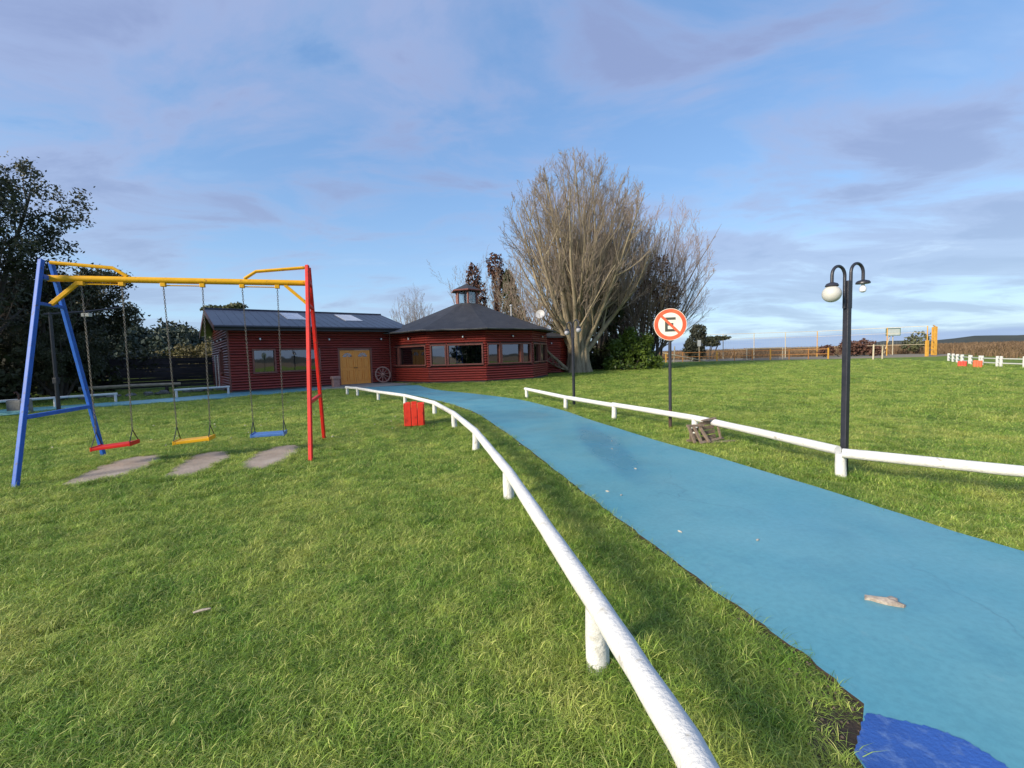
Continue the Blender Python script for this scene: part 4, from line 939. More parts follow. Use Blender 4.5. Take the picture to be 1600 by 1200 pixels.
# ------------------------------------------------------------------ sports court far right
structure(MB().prism([(16, 60.5), (27, 57.0), (38, 52.5), (48, 50.5), (57, 55), (60, 66), (20, 70)], -0.06, 0.012).build('court_ground', M_SAND))
cf = empty('court_fence', (20.9, 57.6, 0), 'low orange post and rail fence along the front of the sports court', 'fence')
cpts = [(20.2, 58.6), (30.3, 56.4), (37.6, 53.2)]
def walk(pts, step):
    out = []; P = [Vector((*p, 0)) for p in pts]
    for i in range(len(P) - 1):
        n = max(1, round((P[i + 1] - P[i]).length / step))
        for k in range(n): out.append(P[i].lerp(P[i + 1], k / n))
    return out + [P[-1]]
W = walk(cpts, 1.9); o0 = Vector((20.9, 57.6, 0))
for i, p in enumerate(W):
    q = p - o0; MB().sqbar((q.x, q.y, -0.1), (q.x, q.y, 1.30 + rng.uniform(-0.04, 0.04)), 0.08 if i % 3 else 0.12).build('post', M_ORPOST if i % 3 else M_YELPOST, cf)
for i in range(len(W) - 1):
    for z in (1.18, 0.62):
        a, b = W[i] - o0, W[i + 1] - o0; MB().sqbar((a.x, a.y, z), (b.x, b.y, z + rng.uniform(-0.02, 0.02)), 0.06).build('rail', M_ORPOST, cf)
nf = empty('court_net_fence', (40, 66, 0), 'tall thin wire fence on slim poles around the far side of the court', 'fence'); o0 = Vector((40, 66, 0))
npts = [(27.5, 68), (45, 66), (53.2, 57.4)]; W = walk(npts, 4.5)
for p in W: q = p - o0; MB().tube([(q.x, q.y, -0.1), (q.x, q.y, 3.75)], 0.055, 6).build('pole', M_PALEPOST if p.x < 44 else M_YELPOST, nf)
for i in range(len(W) - 1):
    for z in (3.72, 2.95, 1.4):
        a, b = W[i] - o0, W[i + 1] - o0; MB().tube([(a.x, a.y, z), (b.x, b.y, z)], 0.042 if z > 3.5 else 0.025, 4).build('cable', M_PALEPOST, nf)
    m = MB(); a, b = W[i] - o0, W[i + 1] - o0; nn = 12
    for k in range(1, nn): p = a.lerp(b, k / nn); m.tube([(p.x, p.y, 1.4), (p.x, p.y, 3.72)], 0.005, 3, cap=False)
    for k in range(1, 7): z = 1.4 + 2.3 * k / 7; m.tube([(a.x, a.y, z), (b.x, b.y, z)], 0.005, 3, cap=False)
    o = m.build('wire_mesh', M_WIRE, nf); o['kind'] = 'stuff'
yg = empty('court_gate_frame', (53.0, 56.2, 0), 'tall bright yellow goal frame at the right end of the court', 'goal frame')
for (x, y) in ((-0.15, -0.3), (0.22, 0.1), (0.75, 1.0)): MB().sqbar((x, y, -0.1), (x, y, 3.55), 0.22).build('post', M_YELPOST, yg)
MB().sqbar((-0.15, -0.3, 3.5), (0.75, 1.0, 3.75), 0.12).build('top_bar', M_YELPOST, yg)
for z in (0.5, 1.1, 1.7): MB().sqbar((-0.15, -0.3, z), (0.75, 1.0, z), 0.08).build('rung', M_YELPOST, yg)
sp = empty('court_post', (48.1, 51.9, 0), 'short thick yellow post in front of the tall yellow goal frame', 'post')
MB().sqbar((0, 0, -0.1), (0, 0, 1.85), 0.24).build('post', M_YELPOST, sp); MB().sqbar((0, 0, 1.80), (4.5, 4.0, 1.80), 0.06).build('rail', M_PALEPOST, sp); MB().sqbar((0, 0, 0.7), (4.5, 4.0, 0.7), 0.06).build('rail', M_PALEPOST, sp)
gp = empty('football_goal', (37.6, 46.2, 0), 'pale worn goal posts on the near side of the court', 'goal')
for (x, y, h) in ((-1.6, -1.6, 1.55), (2.2, 1.9, 1.5)): MB().tube([(x, y, -0.1), (x + 0.03, y, h)], 0.07, 8).build('goal_post', M_PALEPOST, gp)
MB().tube([(-1.57, -1.6, 1.52), (2.23, 1.9, 1.47)], 0.03, 6).build('crossbar', M_PALEPOST, gp)
g2 = empty('netted_goal', (32.3, 57.2, 0), 'small goal with dark net behind the orange court fence', 'goal')
for x in (-2.0, 2.0): MB().tube([(x, -x * 0.25, -0.05), (x, -x * 0.25, 1.5)], 0.06, 6).build('goal_post', M_PALEPOST, g2)
MB().tube([(-2.0, 0.5, 1.5), (2.0, -0.5, 1.5)], 0.05, 6).build('crossbar', M_PALEPOST, g2)
m = MB()
for k in range(29):
    t = k / 28; x = -2 + 4 * t; y = 0.5 - t; m.tube([(x, y, 1.48), (x, y + 0.5, 0.8), (x, y + 1.0, 0)], 0.02, 3, cap=False)
for k in range(9):
    t = k / 8; m.tube([(-2, 0.5 + t, 1.48 * (1 - t)), (0, t - 0.02, 1.46 * (1 - t)), (2, -0.5 + t, 1.48 * (1 - t))], 0.02, 3, cap=False)
o = m.build('net', M_NET, g2); o['kind'] = 'stuff'
bh = empty('basketball_hoop', (54.2, 63.8, 0), 'basketball backboard on splayed legs at the back of the court', 'hoop')
MB().box((-1.0, -0.05, 2.75), (1.0, 0.0, 3.75)).build('backboard', mat('backboard', (0.5, 0.56, 0.52), (0.42, 0.48, 0.44), 3, 0.6), bh)
m = MB(); 
for (a, b) in (((-1.0, -0.07, 2.75), (1.0, -0.07, 2.75)), ((-1.0, -0.07, 3.75), (1.0, -0.07, 3.75)), ((-1.0, -0.07, 2.75), (-1.0, -0.07, 3.75)), ((1.0, -0.07, 2.75), (1.0, -0.07, 3.75))): m.sqbar(a, b, 0.08)
m.build('board_frame', mat('board green', (0.12, 0.2, 0.14)), bh)
for x in (-0.7, 0.3): MB().tube([(x * 1.3, 0.4, 0), (x * 0.4, 0.1, 2.8)], 0.06, 6).build('leg', M_PALEPOST, bh)
gt = empty('leaning_pole_frame', (20.9, 56.0, 0), 'pale leaning poles at the left end of the court fence', 'poles')
MB().tube([(-0.6, 0, -0.05), (-0.5, 0, 2.0)], 0.07, 6).build('pole', M_PALEPOST, gt); MB().tube([(-1.9, 0.3, 1.25), (2.9, -1.9, 0.05)], 0.06, 6).build('pole', M_PALEPOST, gt)
MB().tube([(-2.0, 0.4, -0.05), (-2.0, 0.4, 1.6)], 0.06, 6).build('pole', M_PALEPOST, gt)
pl2 = empty('notice_board', (24.2, 57.8, 0), 'small white board on a post left of the court', 'sign')
MB().sqbar((0, 0, -0.1), (0, 0, 2.3), 0.08).build('post', M_PALEPOST, pl2); MB().box((-0.22, -0.06, 1.95), (0.22, -0.04, 2.75)).build('board', M_WHITE, pl2)

# ------------------------------------------------------------------ far white fence on the right
wf = empty('white_fence', (33.3, 33.2, 0), 'far low white fence of paired posts on the right', 'fence'); o0 = Vector((33.3, 33.2, 0))
WP = [Vector((*p, 0)) for p in ((36.8, 37.7), (35.4, 35.9), (34.05, 34.2), (32.7, 32.5), (31.35, 30.6), (30.2, 28.8), (29.3, 26.9), (28.8, 25.0), (28.5, 23.0))]
for i, p in enumerate(WP):
    q = p - o0; d = ((WP[min(i + 1, len(WP) - 1)] - WP[max(0, i - 1)]).normalized()) * 0.17
    for s in (-1, 1):
        m = MB(); c = q + d * s; m.sqbar((c.x, c.y, -0.1), (c.x, c.y, 0.62), 0.10); m.build('post', M_WHITE, wf, bevel=0.01)
for i in range(len(WP) - 1):
    for z in (0.47, 0.20):
        a, b = WP[i] - o0, WP[i + 1] - o0; MB().sqbar((a.x, a.y, z), (b.x, b.y, z), 0.06).build('rail', M_WHITE, wf)

# ------------------------------------------------------------------ trees
def norm(v): return v / (np.linalg.norm(v) + 1e-9)
class Tree:
    def __init__(s, seed): s.rng = np.random.default_rng(seed); s.lv = {}
    def grow(s, level, p, d, L, r, P):
        g = s.rng; k = P['seg'][level]; pts = [p]
        if 'dome' in P:
            x = exit_len(p, norm(d + np.array([0, 0, P['trop'][level] * k * 0.5])), *P['dome'])
            L = x * g.uniform(0.86, 1.0) if level == 0 else (x * g.uniform(0.45, 0.95) if level == 1 else min(L, x * g.uniform(0.7, 1.15)))
        st = L / k; rad = [r]; end = P['end'][level]
        W = P['wob'][level]; T = P['trop'][level]
        noise = g.normal(0, W, (k, 3))
        for i in range(k):
            d = d + noise[i]; d[2] += T; d = norm(d); p = p + d * st; pts.append(p); rad.append(r * (1 - (1 - end) * (i + 1) / k))
        s.lv.setdefault(level, []).append((np.array(pts), np.array(rad)))
        if level + 1 >= P['levels']: return
        n = P['n'][level]; n = max(1, int(round(n * g.uniform(0.75, 1.25))))
        for j in range(n):
            t = P['tmin'][level] + (1 - P['tmin'][level]) * (j + g.uniform(0.1, 0.9)) / n
            f = t * k; i = min(int(f), k - 1); a = f - i
            q = pts[i] * (1 - a) + pts[i + 1] * a; rr = rad[i] * (1 - a) + rad[i + 1] * a
            dd = norm(pts[i + 1] - pts[i]); x = norm(np.cross(dd, g.normal(0, 1, 3))); an = R(P['ang'][level]) * g.uniform(0.6, 1.3)
            nd = dd * math.cos(an) + x * math.sin(an)
            nl = L * P['ratio'][level] * g.uniform(0.6, 1.15) * (1.15 - 0.55 * t)
            s.grow(level + 1, q, nd, nl, max(rr * P['rr'][level], P['rmin']), P)
    def mesh(s, levels, sides):
        Vs, Fs, o = [], [], 0
        for l in levels:
            n = sides[l]; groups = {}
            for pts, rad in s.lv.get(l, []): groups.setdefault(len(pts), []).append((pts, rad))
            for k, g in groups.items():
                P = np.stack([a for a, _ in g]); Q = np.stack([b for _, b in g]); m = len(g)
                T = np.empty_like(P); T[:, 1:-1] = P[:, 2:] - P[:, :-2]; T[:, 0] = P[:, 1] - P[:, 0]; T[:, -1] = P[:, -1] - P[:, -2]
                T /= np.linalg.norm(T, axis=2, keepdims=True) + 1e-9
                ref = np.array([0.31, 0.77, 0.13]); X = np.cross(T, ref); X /= np.linalg.norm(X, axis=2, keepdims=True) + 1e-9; Y = np.cross(T, X)
                an = 2 * np.pi * np.arange(n) / n
                V = P[:, :, None, :] + (X[:, :, None, :] * np.cos(an)[None, None, :, None] + Y[:, :, None, :] * np.sin(an)[None, None, :, None]) * Q[:, :, None, None]
                idx = (np.arange(m)[:, None, None] * k + np.arange(k - 1)[None, :, None]) * n + np.arange(n)[None, None, :]
                nxt = (np.arange(m)[:, None, None] * k + np.arange(k - 1)[None, :, None]) * n + ((np.arange(n) + 1) % n)[None, None, :]
                F = np.stack([idx, nxt, nxt + n, idx + n], -1).reshape(-1, 4) + o
                V = V.reshape(-1, 3); Vs.append(V); Fs.append(F); o += len(V)
        return np.concatenate(Vs), np.concatenate(Fs)
    def tips(s, level, t0=0.3):
        out = []
        for pts, _ in s.lv.get(level, []): out.append(pts[int(len(pts) * t0):])
        return np.concatenate(out)
def leaves(C, per, spread, size, g, flat=0.4):
    """small leaf quads scattered round the points C"""
    n = len(C) * per; c = np.repeat(C, per, 0) + g.normal(0, spread, (n, 3)) * np.array([1, 1, 0.8])
    a = g.normal(0, 1, (n, 3)); a /= np.linalg.norm(a, axis=1, keepdims=True)
    b = np.cross(a, g.normal(0, 1, (n, 3))); b /= np.linalg.norm(b, axis=1, keepdims=True)
    s_ = size * g.uniform(0.6, 1.3, (n, 1)); a *= s_; b *= s_ * flat
    V = np.stack([c - a, c - b * 1.0 + a * 0.1, c + a, c + b * 1.0 + a * 0.1], 1).reshape(-1, 3)
    F = np.arange(4 * n).reshape(n, 4); return V, F
def mesh_obj(name, VF, material, parent, smooth=True):
    me = fast_mesh(name, *VF); me.materials.append(material)
    if smooth: me.polygons.foreach_set('use_smooth', [True] * len(me.polygons))
    o = bpy.data.objects.new(name, me); COL.objects.link(o); o.parent = parent; return o
SIDES = {0: 9, 1: 6, 2: 5, 3: 3, 4: 3, 5: 3}

ASH = dict(levels=5, seg=[8, 7, 5, 3, 2], end=[0.10, 0.22, 0.3, 0.45, 0.6], wob=[0.05, 0.06, 0.07, 0.08, 0.09], trop=[0.06, 0.085, 0.10, 0.11, 0.10],
           n=[10, 9, 6, 3], tmin=[0.06, 0.10, 0.12, 0.2], ang=[38, 34, 34, 34], ratio=[0.5, 0.42, 0.44, 0.5], rr=[0.5, 0.55, 0.6, 0.7], rmin=0.0085)
def dome(n, H, W, r, seed, low=1.25, z0=0.0, spread=0.42):
    g = random.Random(seed); out = []
    for k in range(n):
        f = ((k + 0.5) / n) ** 0.62; a = k * 2.39996 + g.uniform(-0.15, 0.15); l = low * f
        out.append(((math.cos(a) * l, math.sin(a) * l, 1.0), H, r * g.uniform(0.75, 1.2), (spread * math.cos(a) * f ** 0.5, spread * 0.85 * math.sin(a) * f ** 0.5, z0 * g.uniform(0.6, 1.2))))
    return out
def exit_len(p, d, H, W):
    c = np.array([0, 0, H * 0.47]); s_ = np.array([W, W, H * 0.53]); q = (p - c) / s_; e = d / s_
    A, B, Cc = e @ e, 2 * q @ e, q @ q - 1
    D = B * B - 4 * A * Cc
    return 0.4 if D <= 0 else max(0.4, (-B + math.sqrt(D)) / (2 * A))
def ash(seed, stems, P):
    T = Tree(seed)
    for (d, L, r, off) in stems: T.grow(0, np.array([off[0], off[1], off[2] if len(off) > 2 else -0.1]), norm(np.array(d, float)), L, r, P)
    return T
# the big pale ash in front: a short bole that splits into many rising stems
big = empty('bare_tree', (5.2, 34.9, 0), 'huge pale bare tree with many rising stems beside the round hall', 'tree', 'bare trees')
ASH['dome'] = (16.6, 6.6)
stems = dome(22, 16.6, 7.0, 0.19, 4, 0.66, 2.4, 0.66)
stems.append(((-1.25, -0.55, 0.85), 7.5, 0.16, (-0.45, -0.1)))
TB = ash(21, stems, ASH)
V0, F0 = TB.mesh([0, 1], SIDES)
bole = MB()
for (d_, L_, r_, of_) in stems[:-1]:
    k_ = 1.12 + rng.uniform(0, 0.1); n_ = Vector(d_).normalized()
    bole.tube([(of_[0] * k_ * 1.12, of_[1] * k_ * 1.12, -0.1), (of_[0] * k_, of_[1] * k_, 0.35), (of_[0] * 1.02, of_[1] * 1.02, of_[2] * 0.6), (of_[0], of_[1], of_[2]), (of_[0] + n_.x * 0.5, of_[1] + n_.y * 0.5, of_[2] + n_.z * 0.5)], [r_ * 1.7, r_ * 1.35, r_ * 1.15, r_ * 1.05, r_ * 0.9], 10, cap=False)
bv = np.array(bole.v); bf4 = np.array(bole.f)
mesh_obj('trunk', (np.concatenate([V0, bv]), [F0, bf4 + len(V0)]), M_BARK, big)
mesh_obj('crown', TB.mesh([2, 3, 4], SIDES), M_TWIG, big)
# two more bare trees behind, browner and greyer
ASH2 = dict(ASH); ASH2['n'] = [9, 9, 5, 3]
def bare(loc, seed, nst, h, lean, mt, label, P=ASH2, r=0.14, wid=None):
    e = empty('bare_tree', loc, label, 'tree', 'bare trees'); g = random.Random(seed); st_ = []
    for k in range(nst):
        a = 2 * math.pi * k / nst + g.uniform(-0.3, 0.3); f = g.uniform(0.15, 1.0) ** 0.7; l = lean * f
        st_.append(((math.cos(a) * l, math.sin(a) * l, 1.0), h * (1.08 - 0.30 * f) * g.uniform(0.92, 1.05), r * g.uniform(0.8, 1.2), (0.25 * math.cos(a), 0.25 * math.sin(a))))
    if wid: st_ = dome(nst, h, wid, r, seed, lean); P = dict(P); P['dome'] = (h, wid)
    elif 'dome' in P: P = dict(P); del P['dome']
    T = ash(seed, st_, P); mesh_obj('trunk', T.mesh([0, 1], SIDES), M_BARK2, e); mesh_obj('crown', T.mesh([2, 3, 4], SIDES), mt, e); return e
bare((12.2, 42.5, 0), 33, 24, 16.6, 1.2, M_TWIG2, 'wide brown bare tree behind and right of the huge pale tree', wid=7.0)
bare((9.4, 41.5, 0), 35, 12, 16.2, 0.8, M_TWIG3, 'tall grey bare tree directly behind the huge pale tree', wid=5.5)
ASH3 = dict(ASH); ASH3['n'] = [8, 6, 4, 2]; ASH3['ratio'] = [0.42, 0.46, 0.48, 0.5]
bare((2.0, 43.0, 0), 36, 12, 12.6, 0.9, M_TWIG2, 'bare brown tree between the cupola and the huge pale tree', ASH3, 0.1, 4.5)
bare((-4.6, 49.0, 0), 37, 5, 11.0, 0.22, M_TWIG3, 'thin bare tree left of the creeper columns behind the cupola', ASH3, 0.09)
bare((-0.8, 50.0, 0), 38, 6, 12.5, 0.25, M_TWIG3, 'thin bare tree behind the creeper columns right of the cupola', ASH3, 0.09)
bare((-13.0, 60.0, 0), 39, 12, 11.3, 0.8, M_TWIG3, 'pale round bare tree far behind the grey clubhouse roof', ASH3, 0.1, 3.2)
bare((-24.6, 20.5, 0), 40, 6, 11.5, 0.25, M_TWIG3, 'leafless tree top showing above the dark left tree', ASH3, 0.1)

LEAFP = dict(levels=4, seg=[7, 6, 5, 4], end=[0.3, 0.3, 0.35, 0.5], wob=[0.06, 0.10, 0.12, 0.14], trop=[0.05, 0.03, 0.02, 0.0],
             n=[9, 8, 6], tmin=[0.3, 0.25, 0.2], ang=[52, 48, 45], ratio=[0.52, 0.5, 0.5], rr=[0.55, 0.55, 0.6], rmin=0.012)
def leafy(loc, seed, nst, h, lean, mt, label, per=5, spread=0.16, size=0.11, r=0.16, P=LEAFP, group='evergreen trees', rz=0.0, name='evergreen_tree', zlow=0.0):
    e = empty(name, loc, label, 'tree', group, rz); g = random.Random(seed); st_ = []
    for k in range(nst):
        a = 2 * math.pi * k / nst + g.uniform(-0.3, 0.3); l = lean * g.uniform(0.3, 1.2)
        st_.append(((math.cos(a) * l, math.sin(a) * l, 1.0), h * g.uniform(0.75, 1.05), r * g.uniform(0.8, 1.2), (0.2 * math.cos(a), 0.2 * math.sin(a))))
    T = ash(seed, st_, P); mesh_obj('trunk', T.mesh([0, 1, 2], SIDES), M_DBARK, e)
    C = T.tips(3, 0.3); C = C[C[:, 2] > zlow]
    mesh_obj('crown', leaves(C, per, spread, size, np.random.default_rng(seed), 0.45), mt, e, False); return e
t0 = leafy((-22.9, 18.5, 0), 51, 5, 9.7, 0.5, M_LEAFD, 'tall dark evergreen tree with open crown at the left edge', 4, 0.17, 0.085)
def again(src, loc, rz, s, label):
    c = copy_tree(src); c.location = loc; c.rotation_euler = (0, 0, rz); c.scale = (s, s, s); c['label'] = label; return c
t1 = leafy((-25.1, 24.4, 0), 52, 6, 5.9, 0.72, M_LEAFD, 'dense dark evergreen tree behind the blue swing legs', 6, 0.18, 0.095)
again(t1, (-28.5, 22.5, 0), 1.9, 1.05, 'dense dark evergreen half hidden behind the tall left tree')
again(t1, (-32.5, 31.0, 0), 3.3, 0.62, 'dense dark evergreen above the left end of the plank wall')
again(t1, (-20.6, 20.4, 0), 4.4, 0.50, 'low dark evergreen bush behind the left white rail')
again(t1, (-22.9, 15.6, 0), 5.2, 0.60, 'low dark evergreen bush under the tall left tree')
again(t0, (-29.0, 7.8, 0), 2.4, 1.62, 'tall dark evergreen tree standing outside the left edge')
# leaning trunk at the very left edge
lt = empty('leaning_tree', (-17.1, 14.3, 0), 'pale leaning tree trunk at the left picture edge', 'tree')
MB().tube([(0, 0, -0.1), (-0.25, 0.02, 0.5), (-0.62, 0.05, 1.3), (-1.5, 0.1, 2.9), (-2.6, 0.2, 5.0)], [0.22, 0.16, 0.14, 0.12, 0.09], 10).build('trunk', M_BARK, lt, smooth=True)
T = Tree(77); ASH4 = dict(ASH3); ASH4.pop('dome', None); T.grow(1, np.array([-2.3, 0.2, 4.4]), np.array([-0.4, 0.1, 1.0]), 3.5, 0.08, ASH4); mesh_obj('crown', T.mesh([1, 2, 3, 4], SIDES), M_TWIG3, lt)

def crown_cloud(n_l, centres, g, size, per=1):
    """leaf positions on lumpy crowns; centres rows: x,y,z,rx,ry,rz"""
    out = []
    for (x, y, z, rx, ry, rz) in centres:
        k = max(20, int(n_l)); d = g.normal(0, 1, (k, 3)); d /= np.linalg.norm(d, axis=1, keepdims=True)
        lump = 1 + 0.16 * np.sin(d[:, 0] * 7 + x) * np.sin(d[:, 2] * 6 + y) + 0.12 * np.sin(d[:, 1] * 9 + x * 2)
        rad = (0.55 + 0.45 * g.uniform(0, 1, k) ** 0.4) * lump
        out.append(d * rad[:, None] * np.array([rx, ry, rz]) + np.array([x, y, z]))
    return leaves(np.concatenate(out), per, 0.08, size, g, 0.55)
# far wood on the left rise
g = np.random.default_rng(5); cs = []
for i in range(46):
    t = i / 45; x = -98 + 42 * t + g.uniform(-2, 2); y = 86 + 10 * g.uniform(-1, 1); h = (11.8 - 5.0 * max(0, t - 0.35) / 0.65) * g.uniform(0.82, 1.06); cs.append((x, y, h * 0.55, 3.0, 3.0, h * 0.5))
w = mesh_obj('wood', crown_cloud(900, cs, g, 0.42), M_LEAFW, None, False); tag(w, 'dark green wood on the rise beyond the plank wall', 'wood', None, 'stuff')
# wooded skyline behind the photographer, mirrored in the windows
g = np.random.default_rng(6); cs = []
for i in range(34):
    a = R(246 + 42 * i / 33); d = 38 + g.uniform(-4, 8); h = 6.5 * g.uniform(0.6, 1.25) * (1.0 if -16 < d * math.cos(a) < 26 else 0.45)
    if math.cos(a) * d < -14: continue
    cs.append((d * math.cos(a), d * math.sin(a), h * 0.5, 3.2, 3.0, h * 0.55))
w = mesh_obj('wood', crown_cloud(500, cs, g, 0.5), M_LEAFW, None, False); tag(w, 'line of dark trees behind the viewer mirrored in the hall windows', 'wood', None, 'stuff')

def bush(name, loc, cs, n_l, size, mt, label, cat='shrub', stem=True, seed=1, group=None, stem_r=0.06, stem_h=None):
    e = empty(name, loc, label, cat, group); g = np.random.default_rng(seed)
    mesh_obj('crown', crown_cloud(n_l, cs, g, size), mt, e, False)
    m = MB(); r = random.Random(seed)
    for (x, y, z, rx, ry, rz) in cs[:8]: m.tube([(x * 0.25, y * 0.25, -0.1), (x * 0.6, y * 0.6, z * 0.5), (x, y, z)], [stem_r, stem_r * 0.8, stem_r * 0.4], 6)
    m.build('trunk', M_DBARK, e, smooth=True); return e
rr_ = random.Random(9)
def lumps(n, w, d, h0, h1, r):
    return [(rr_.uniform(-w, w), rr_.uniform(-d, d), rr_.uniform(h0, h1), r * rr_.uniform(0.7, 1.2), r * rr_.uniform(0.7, 1.2), r * rr_.uniform(0.7, 1.2)) for _ in range(n)]
bush('leafy_shrub', (10.0, 37.2, 0), [(-1.0, 0, 0.8, 1.0, 0.9, 0.9), (0.5, -0.3, 0.9, 1.0, 0.9, 1.0), (1.4, 0.2, 0.7, 0.8, 0.8, 0.8), (0.1, 0, 1.9, 1.0, 0.8, 0.9), (-0.7, 0.3, 2.2, 0.7, 0.7, 0.7), (0.9, 0, 1.7, 0.7, 0.7, 0.7), (-1.9, -0.2, 0.5, 0.5, 0.5, 0.6), (2.1, 0, 0.5, 0.5, 0.5, 0.55), (-0.2, -0.2, 2.9, 0.45, 0.45, 0.6), (1.2, -0.2, 2.4, 0.4, 0.4, 0.5), (-1.4, 0, 2.0, 0.4, 0.4, 0.5)], 420, 0.13, M_LEAFG, 'bright green leafy shrub right of the huge bare tree', seed=3)
bush('dark_hedge', (8.6, 40.5, 0), lumps(12, 3.6, 1.0, 0.7, 2.2, 1.1), 700, 0.16, M_LEAFI, 'dark hedge in the gap under the bare trees', 'hedge', seed=4)
bush('ivy_tree', (7.4, 40.0, 0), [(-3.0, 0, 7.6, 0.9, 0.9, 2.4), (-1.6, 0, 9.2, 1.0, 1.0, 2.6), (0.2, 0.3, 8.0, 1.2, 1.0, 2.8), (1.2, 0, 9.6, 0.8, 0.8, 2.2), (-0.8, 0, 5.2, 1.9, 1.2, 2.2), (1.6, 0, 5.6, 1.2, 1.0, 2.2), (-2.4, 0.2, 4.4, 1.2, 1.0, 1.8)], 1500, 0.17, M_LEAFI, 'dark ivy covered tree inside the bare tree group', 'tree', seed=5, stem_r=0.2)
bush('copper_leaved_tree', (13.3, 41.0, 0), [(0, 0, 8.2, 1.3, 1.1, 2.0), (-0.8, 0, 6.2, 1.2, 1.0, 1.8), (1.0, 0, 6.0, 1.2, 1.0, 1.8), (0.2, 0, 4.2, 1.5, 1.2, 1.6)], 700, 0.13, M_LEAFC, 'copper brown dead leaved tree right of the ivy tree', 'tree', seed=6, stem_r=0.1)
bush('ivy_tree', (0.3, 46.0, 0), [(0.0, 0, 3.4, 1.3, 1.1, 2.0), (0.1, 0, 5.6, 1.1, 1.0, 1.9), (-0.3, 0, 7.6, 0.8, 0.8, 1.7), (0.4, 0, 4.6, 1.2, 0.9, 1.2), (-0.4, 0, 9.0, 0.45, 0.45, 1.0)], 900, 0.17, M_LEAFI, 'green ivy column behind the flue pipe', 'tree', seed=7, stem_r=0.14)
bush('creeper_column', (-3.8, 48.0, 0), [(0.0, 0, 9.3, 0.75, 0.7, 1.9), (0.5, 0, 7.4, 0.9, 0.8, 1.8), (0.7, 0, 5.4, 0.9, 0.8, 1.6)], 900, 0.15, M_LEAFR, 'russet creeper covered trunk rising behind the cupola', 'tree', seed=8, stem_r=0.13)
bush('creeper_column', (-1.5, 48.4, 0), [(0.0, 0, 11.0, 0.85, 0.8, 1.3), (0.3, 0, 9.6, 0.7, 0.7, 1.2), (0.2, 0, 7.5, 0.4, 0.4, 1.4), (0.1, 0, 5.2, 0.5, 0.5, 1.4)], 600, 0.15, M_LEAFR, 'russet creeper covered trunk with a bushy head right of the cupola', 'tree', seed=9, stem_r=0.13)
bush('undergrowth', (3.0, 41.0, 0), lumps(9, 4.5, 1.2, 0.8, 3.0, 1.1), 420, 0.14, M_LEAFC, 'brown undergrowth behind the round hall', 'shrub', seed=10)
for i, (x, y, lb) in enumerate(((-26.5, 16.2, 'dark undergrowth under the tall tree at the left edge'), (-23.6, 20.2, 'dark undergrowth behind the white rail and the blue legs'), (-25.8, 27.6, 'dark undergrowth at the left end of the plank wall'), (-30.5, 20.0, 'dark undergrowth deep behind the left trees'))):
    bush('undergrowth', (x, y, 0), lumps(9, 2.6, 1.6, 0.5, 1.9, 1.15), 420, 0.15, M_LEAFD, lb, 'shrub', seed=30 + i, group='dark undergrowth at the left')
# right of the sign: grey conifer, wind-swept cypress
bush('grey_conifer', (25.0, 60.5, 0), [(0, 0, 1.2, 1.1, 1, 1.2), (0.1, 0, 2.6, 1.3, 1.1, 1.2), (0.2, 0, 3.9, 1.0, 0.9, 1.0), (-0.9, 0, 1.8, 0.8, 0.8, 1.0)], 800, 0.18, mat('grey green needles', (0.06, 0.065, 0.042), (0.035, 0.04, 0.026), 0.8, 0.8, coords='World', transl=0.1), 'grey green conifer right of the sign', 'tree', seed=11, stem_r=0.12)
bush('windswept_cypress', (29.0, 66.0, 0), [(-0.9, 0, 2.9, 1.0, 0.8, 0.35), (0.4, 0, 3.0, 1.3, 0.8, 0.35), (1.9, 0, 3.15, 1.2, 0.7, 0.25), (0.6, 0, 2.3, 1.0, 0.7, 0.35)], 500, 0.16, M_LEAFD, 'low windswept dark cypress beyond the court', 'tree', seed=12, stem_r=0.1)
bush('round_bush', (60, 66, 0), [(0, 0, 2.0, 1.5, 1.2, 1.2), (-1.2, 0, 1.4, 1.2, 1, 1.0)], 300, 0.22, M_LEAFP, 'grey green bush behind the basketball backboard', 'shrub', seed=13)
bush('scrub_bush', (46.5, 62.5, 0), lumps(8, 4.0, 1.0, 0.5, 1.3, 0.9), 260, 0.2, M_LEAFR, 'brown scrub behind the court', 'shrub', seed=14)
# left middle distance: pale pine, olive scrub
bush('pale_pine', (-37.8, 60, 0), [(0, 0, 8.5, 1.6, 1.3, 0.5), (1.6, 0, 8.9, 1.0, 1.0, 0.4), (-1.8, 0, 8.7, 1.2, 1, 0.35), (-0.6, 0, 7.2, 2.0, 1.5, 0.7), (-1.0, 0, 5.8, 2.0, 1.5, 0.9), (0.2, 0, 4.6, 2.0, 1.6, 0.9)], 500, 0.22, M_LEAFP, 'pale flat topped pine left of the clubhouse gable', 'tree', seed=15, stem_r=0.16)
for i, (x, y) in enumerate(((-30.0, 45), (-34.5, 47), (-27.2, 43))):
    bush('olive_scrub', (x, y, 0), lumps(7, 2.2, 1.2, 1.2, 2.6 - 0.3 * i, 1.2), 520, 0.17, M_LEAFO, ('olive brown scrub above the middle of the plank wall', 'olive brown scrub at the foot of the far wood', 'olive brown scrub against the clubhouse gable')[i], 'shrub', seed=16 + i, group='olive scrub')

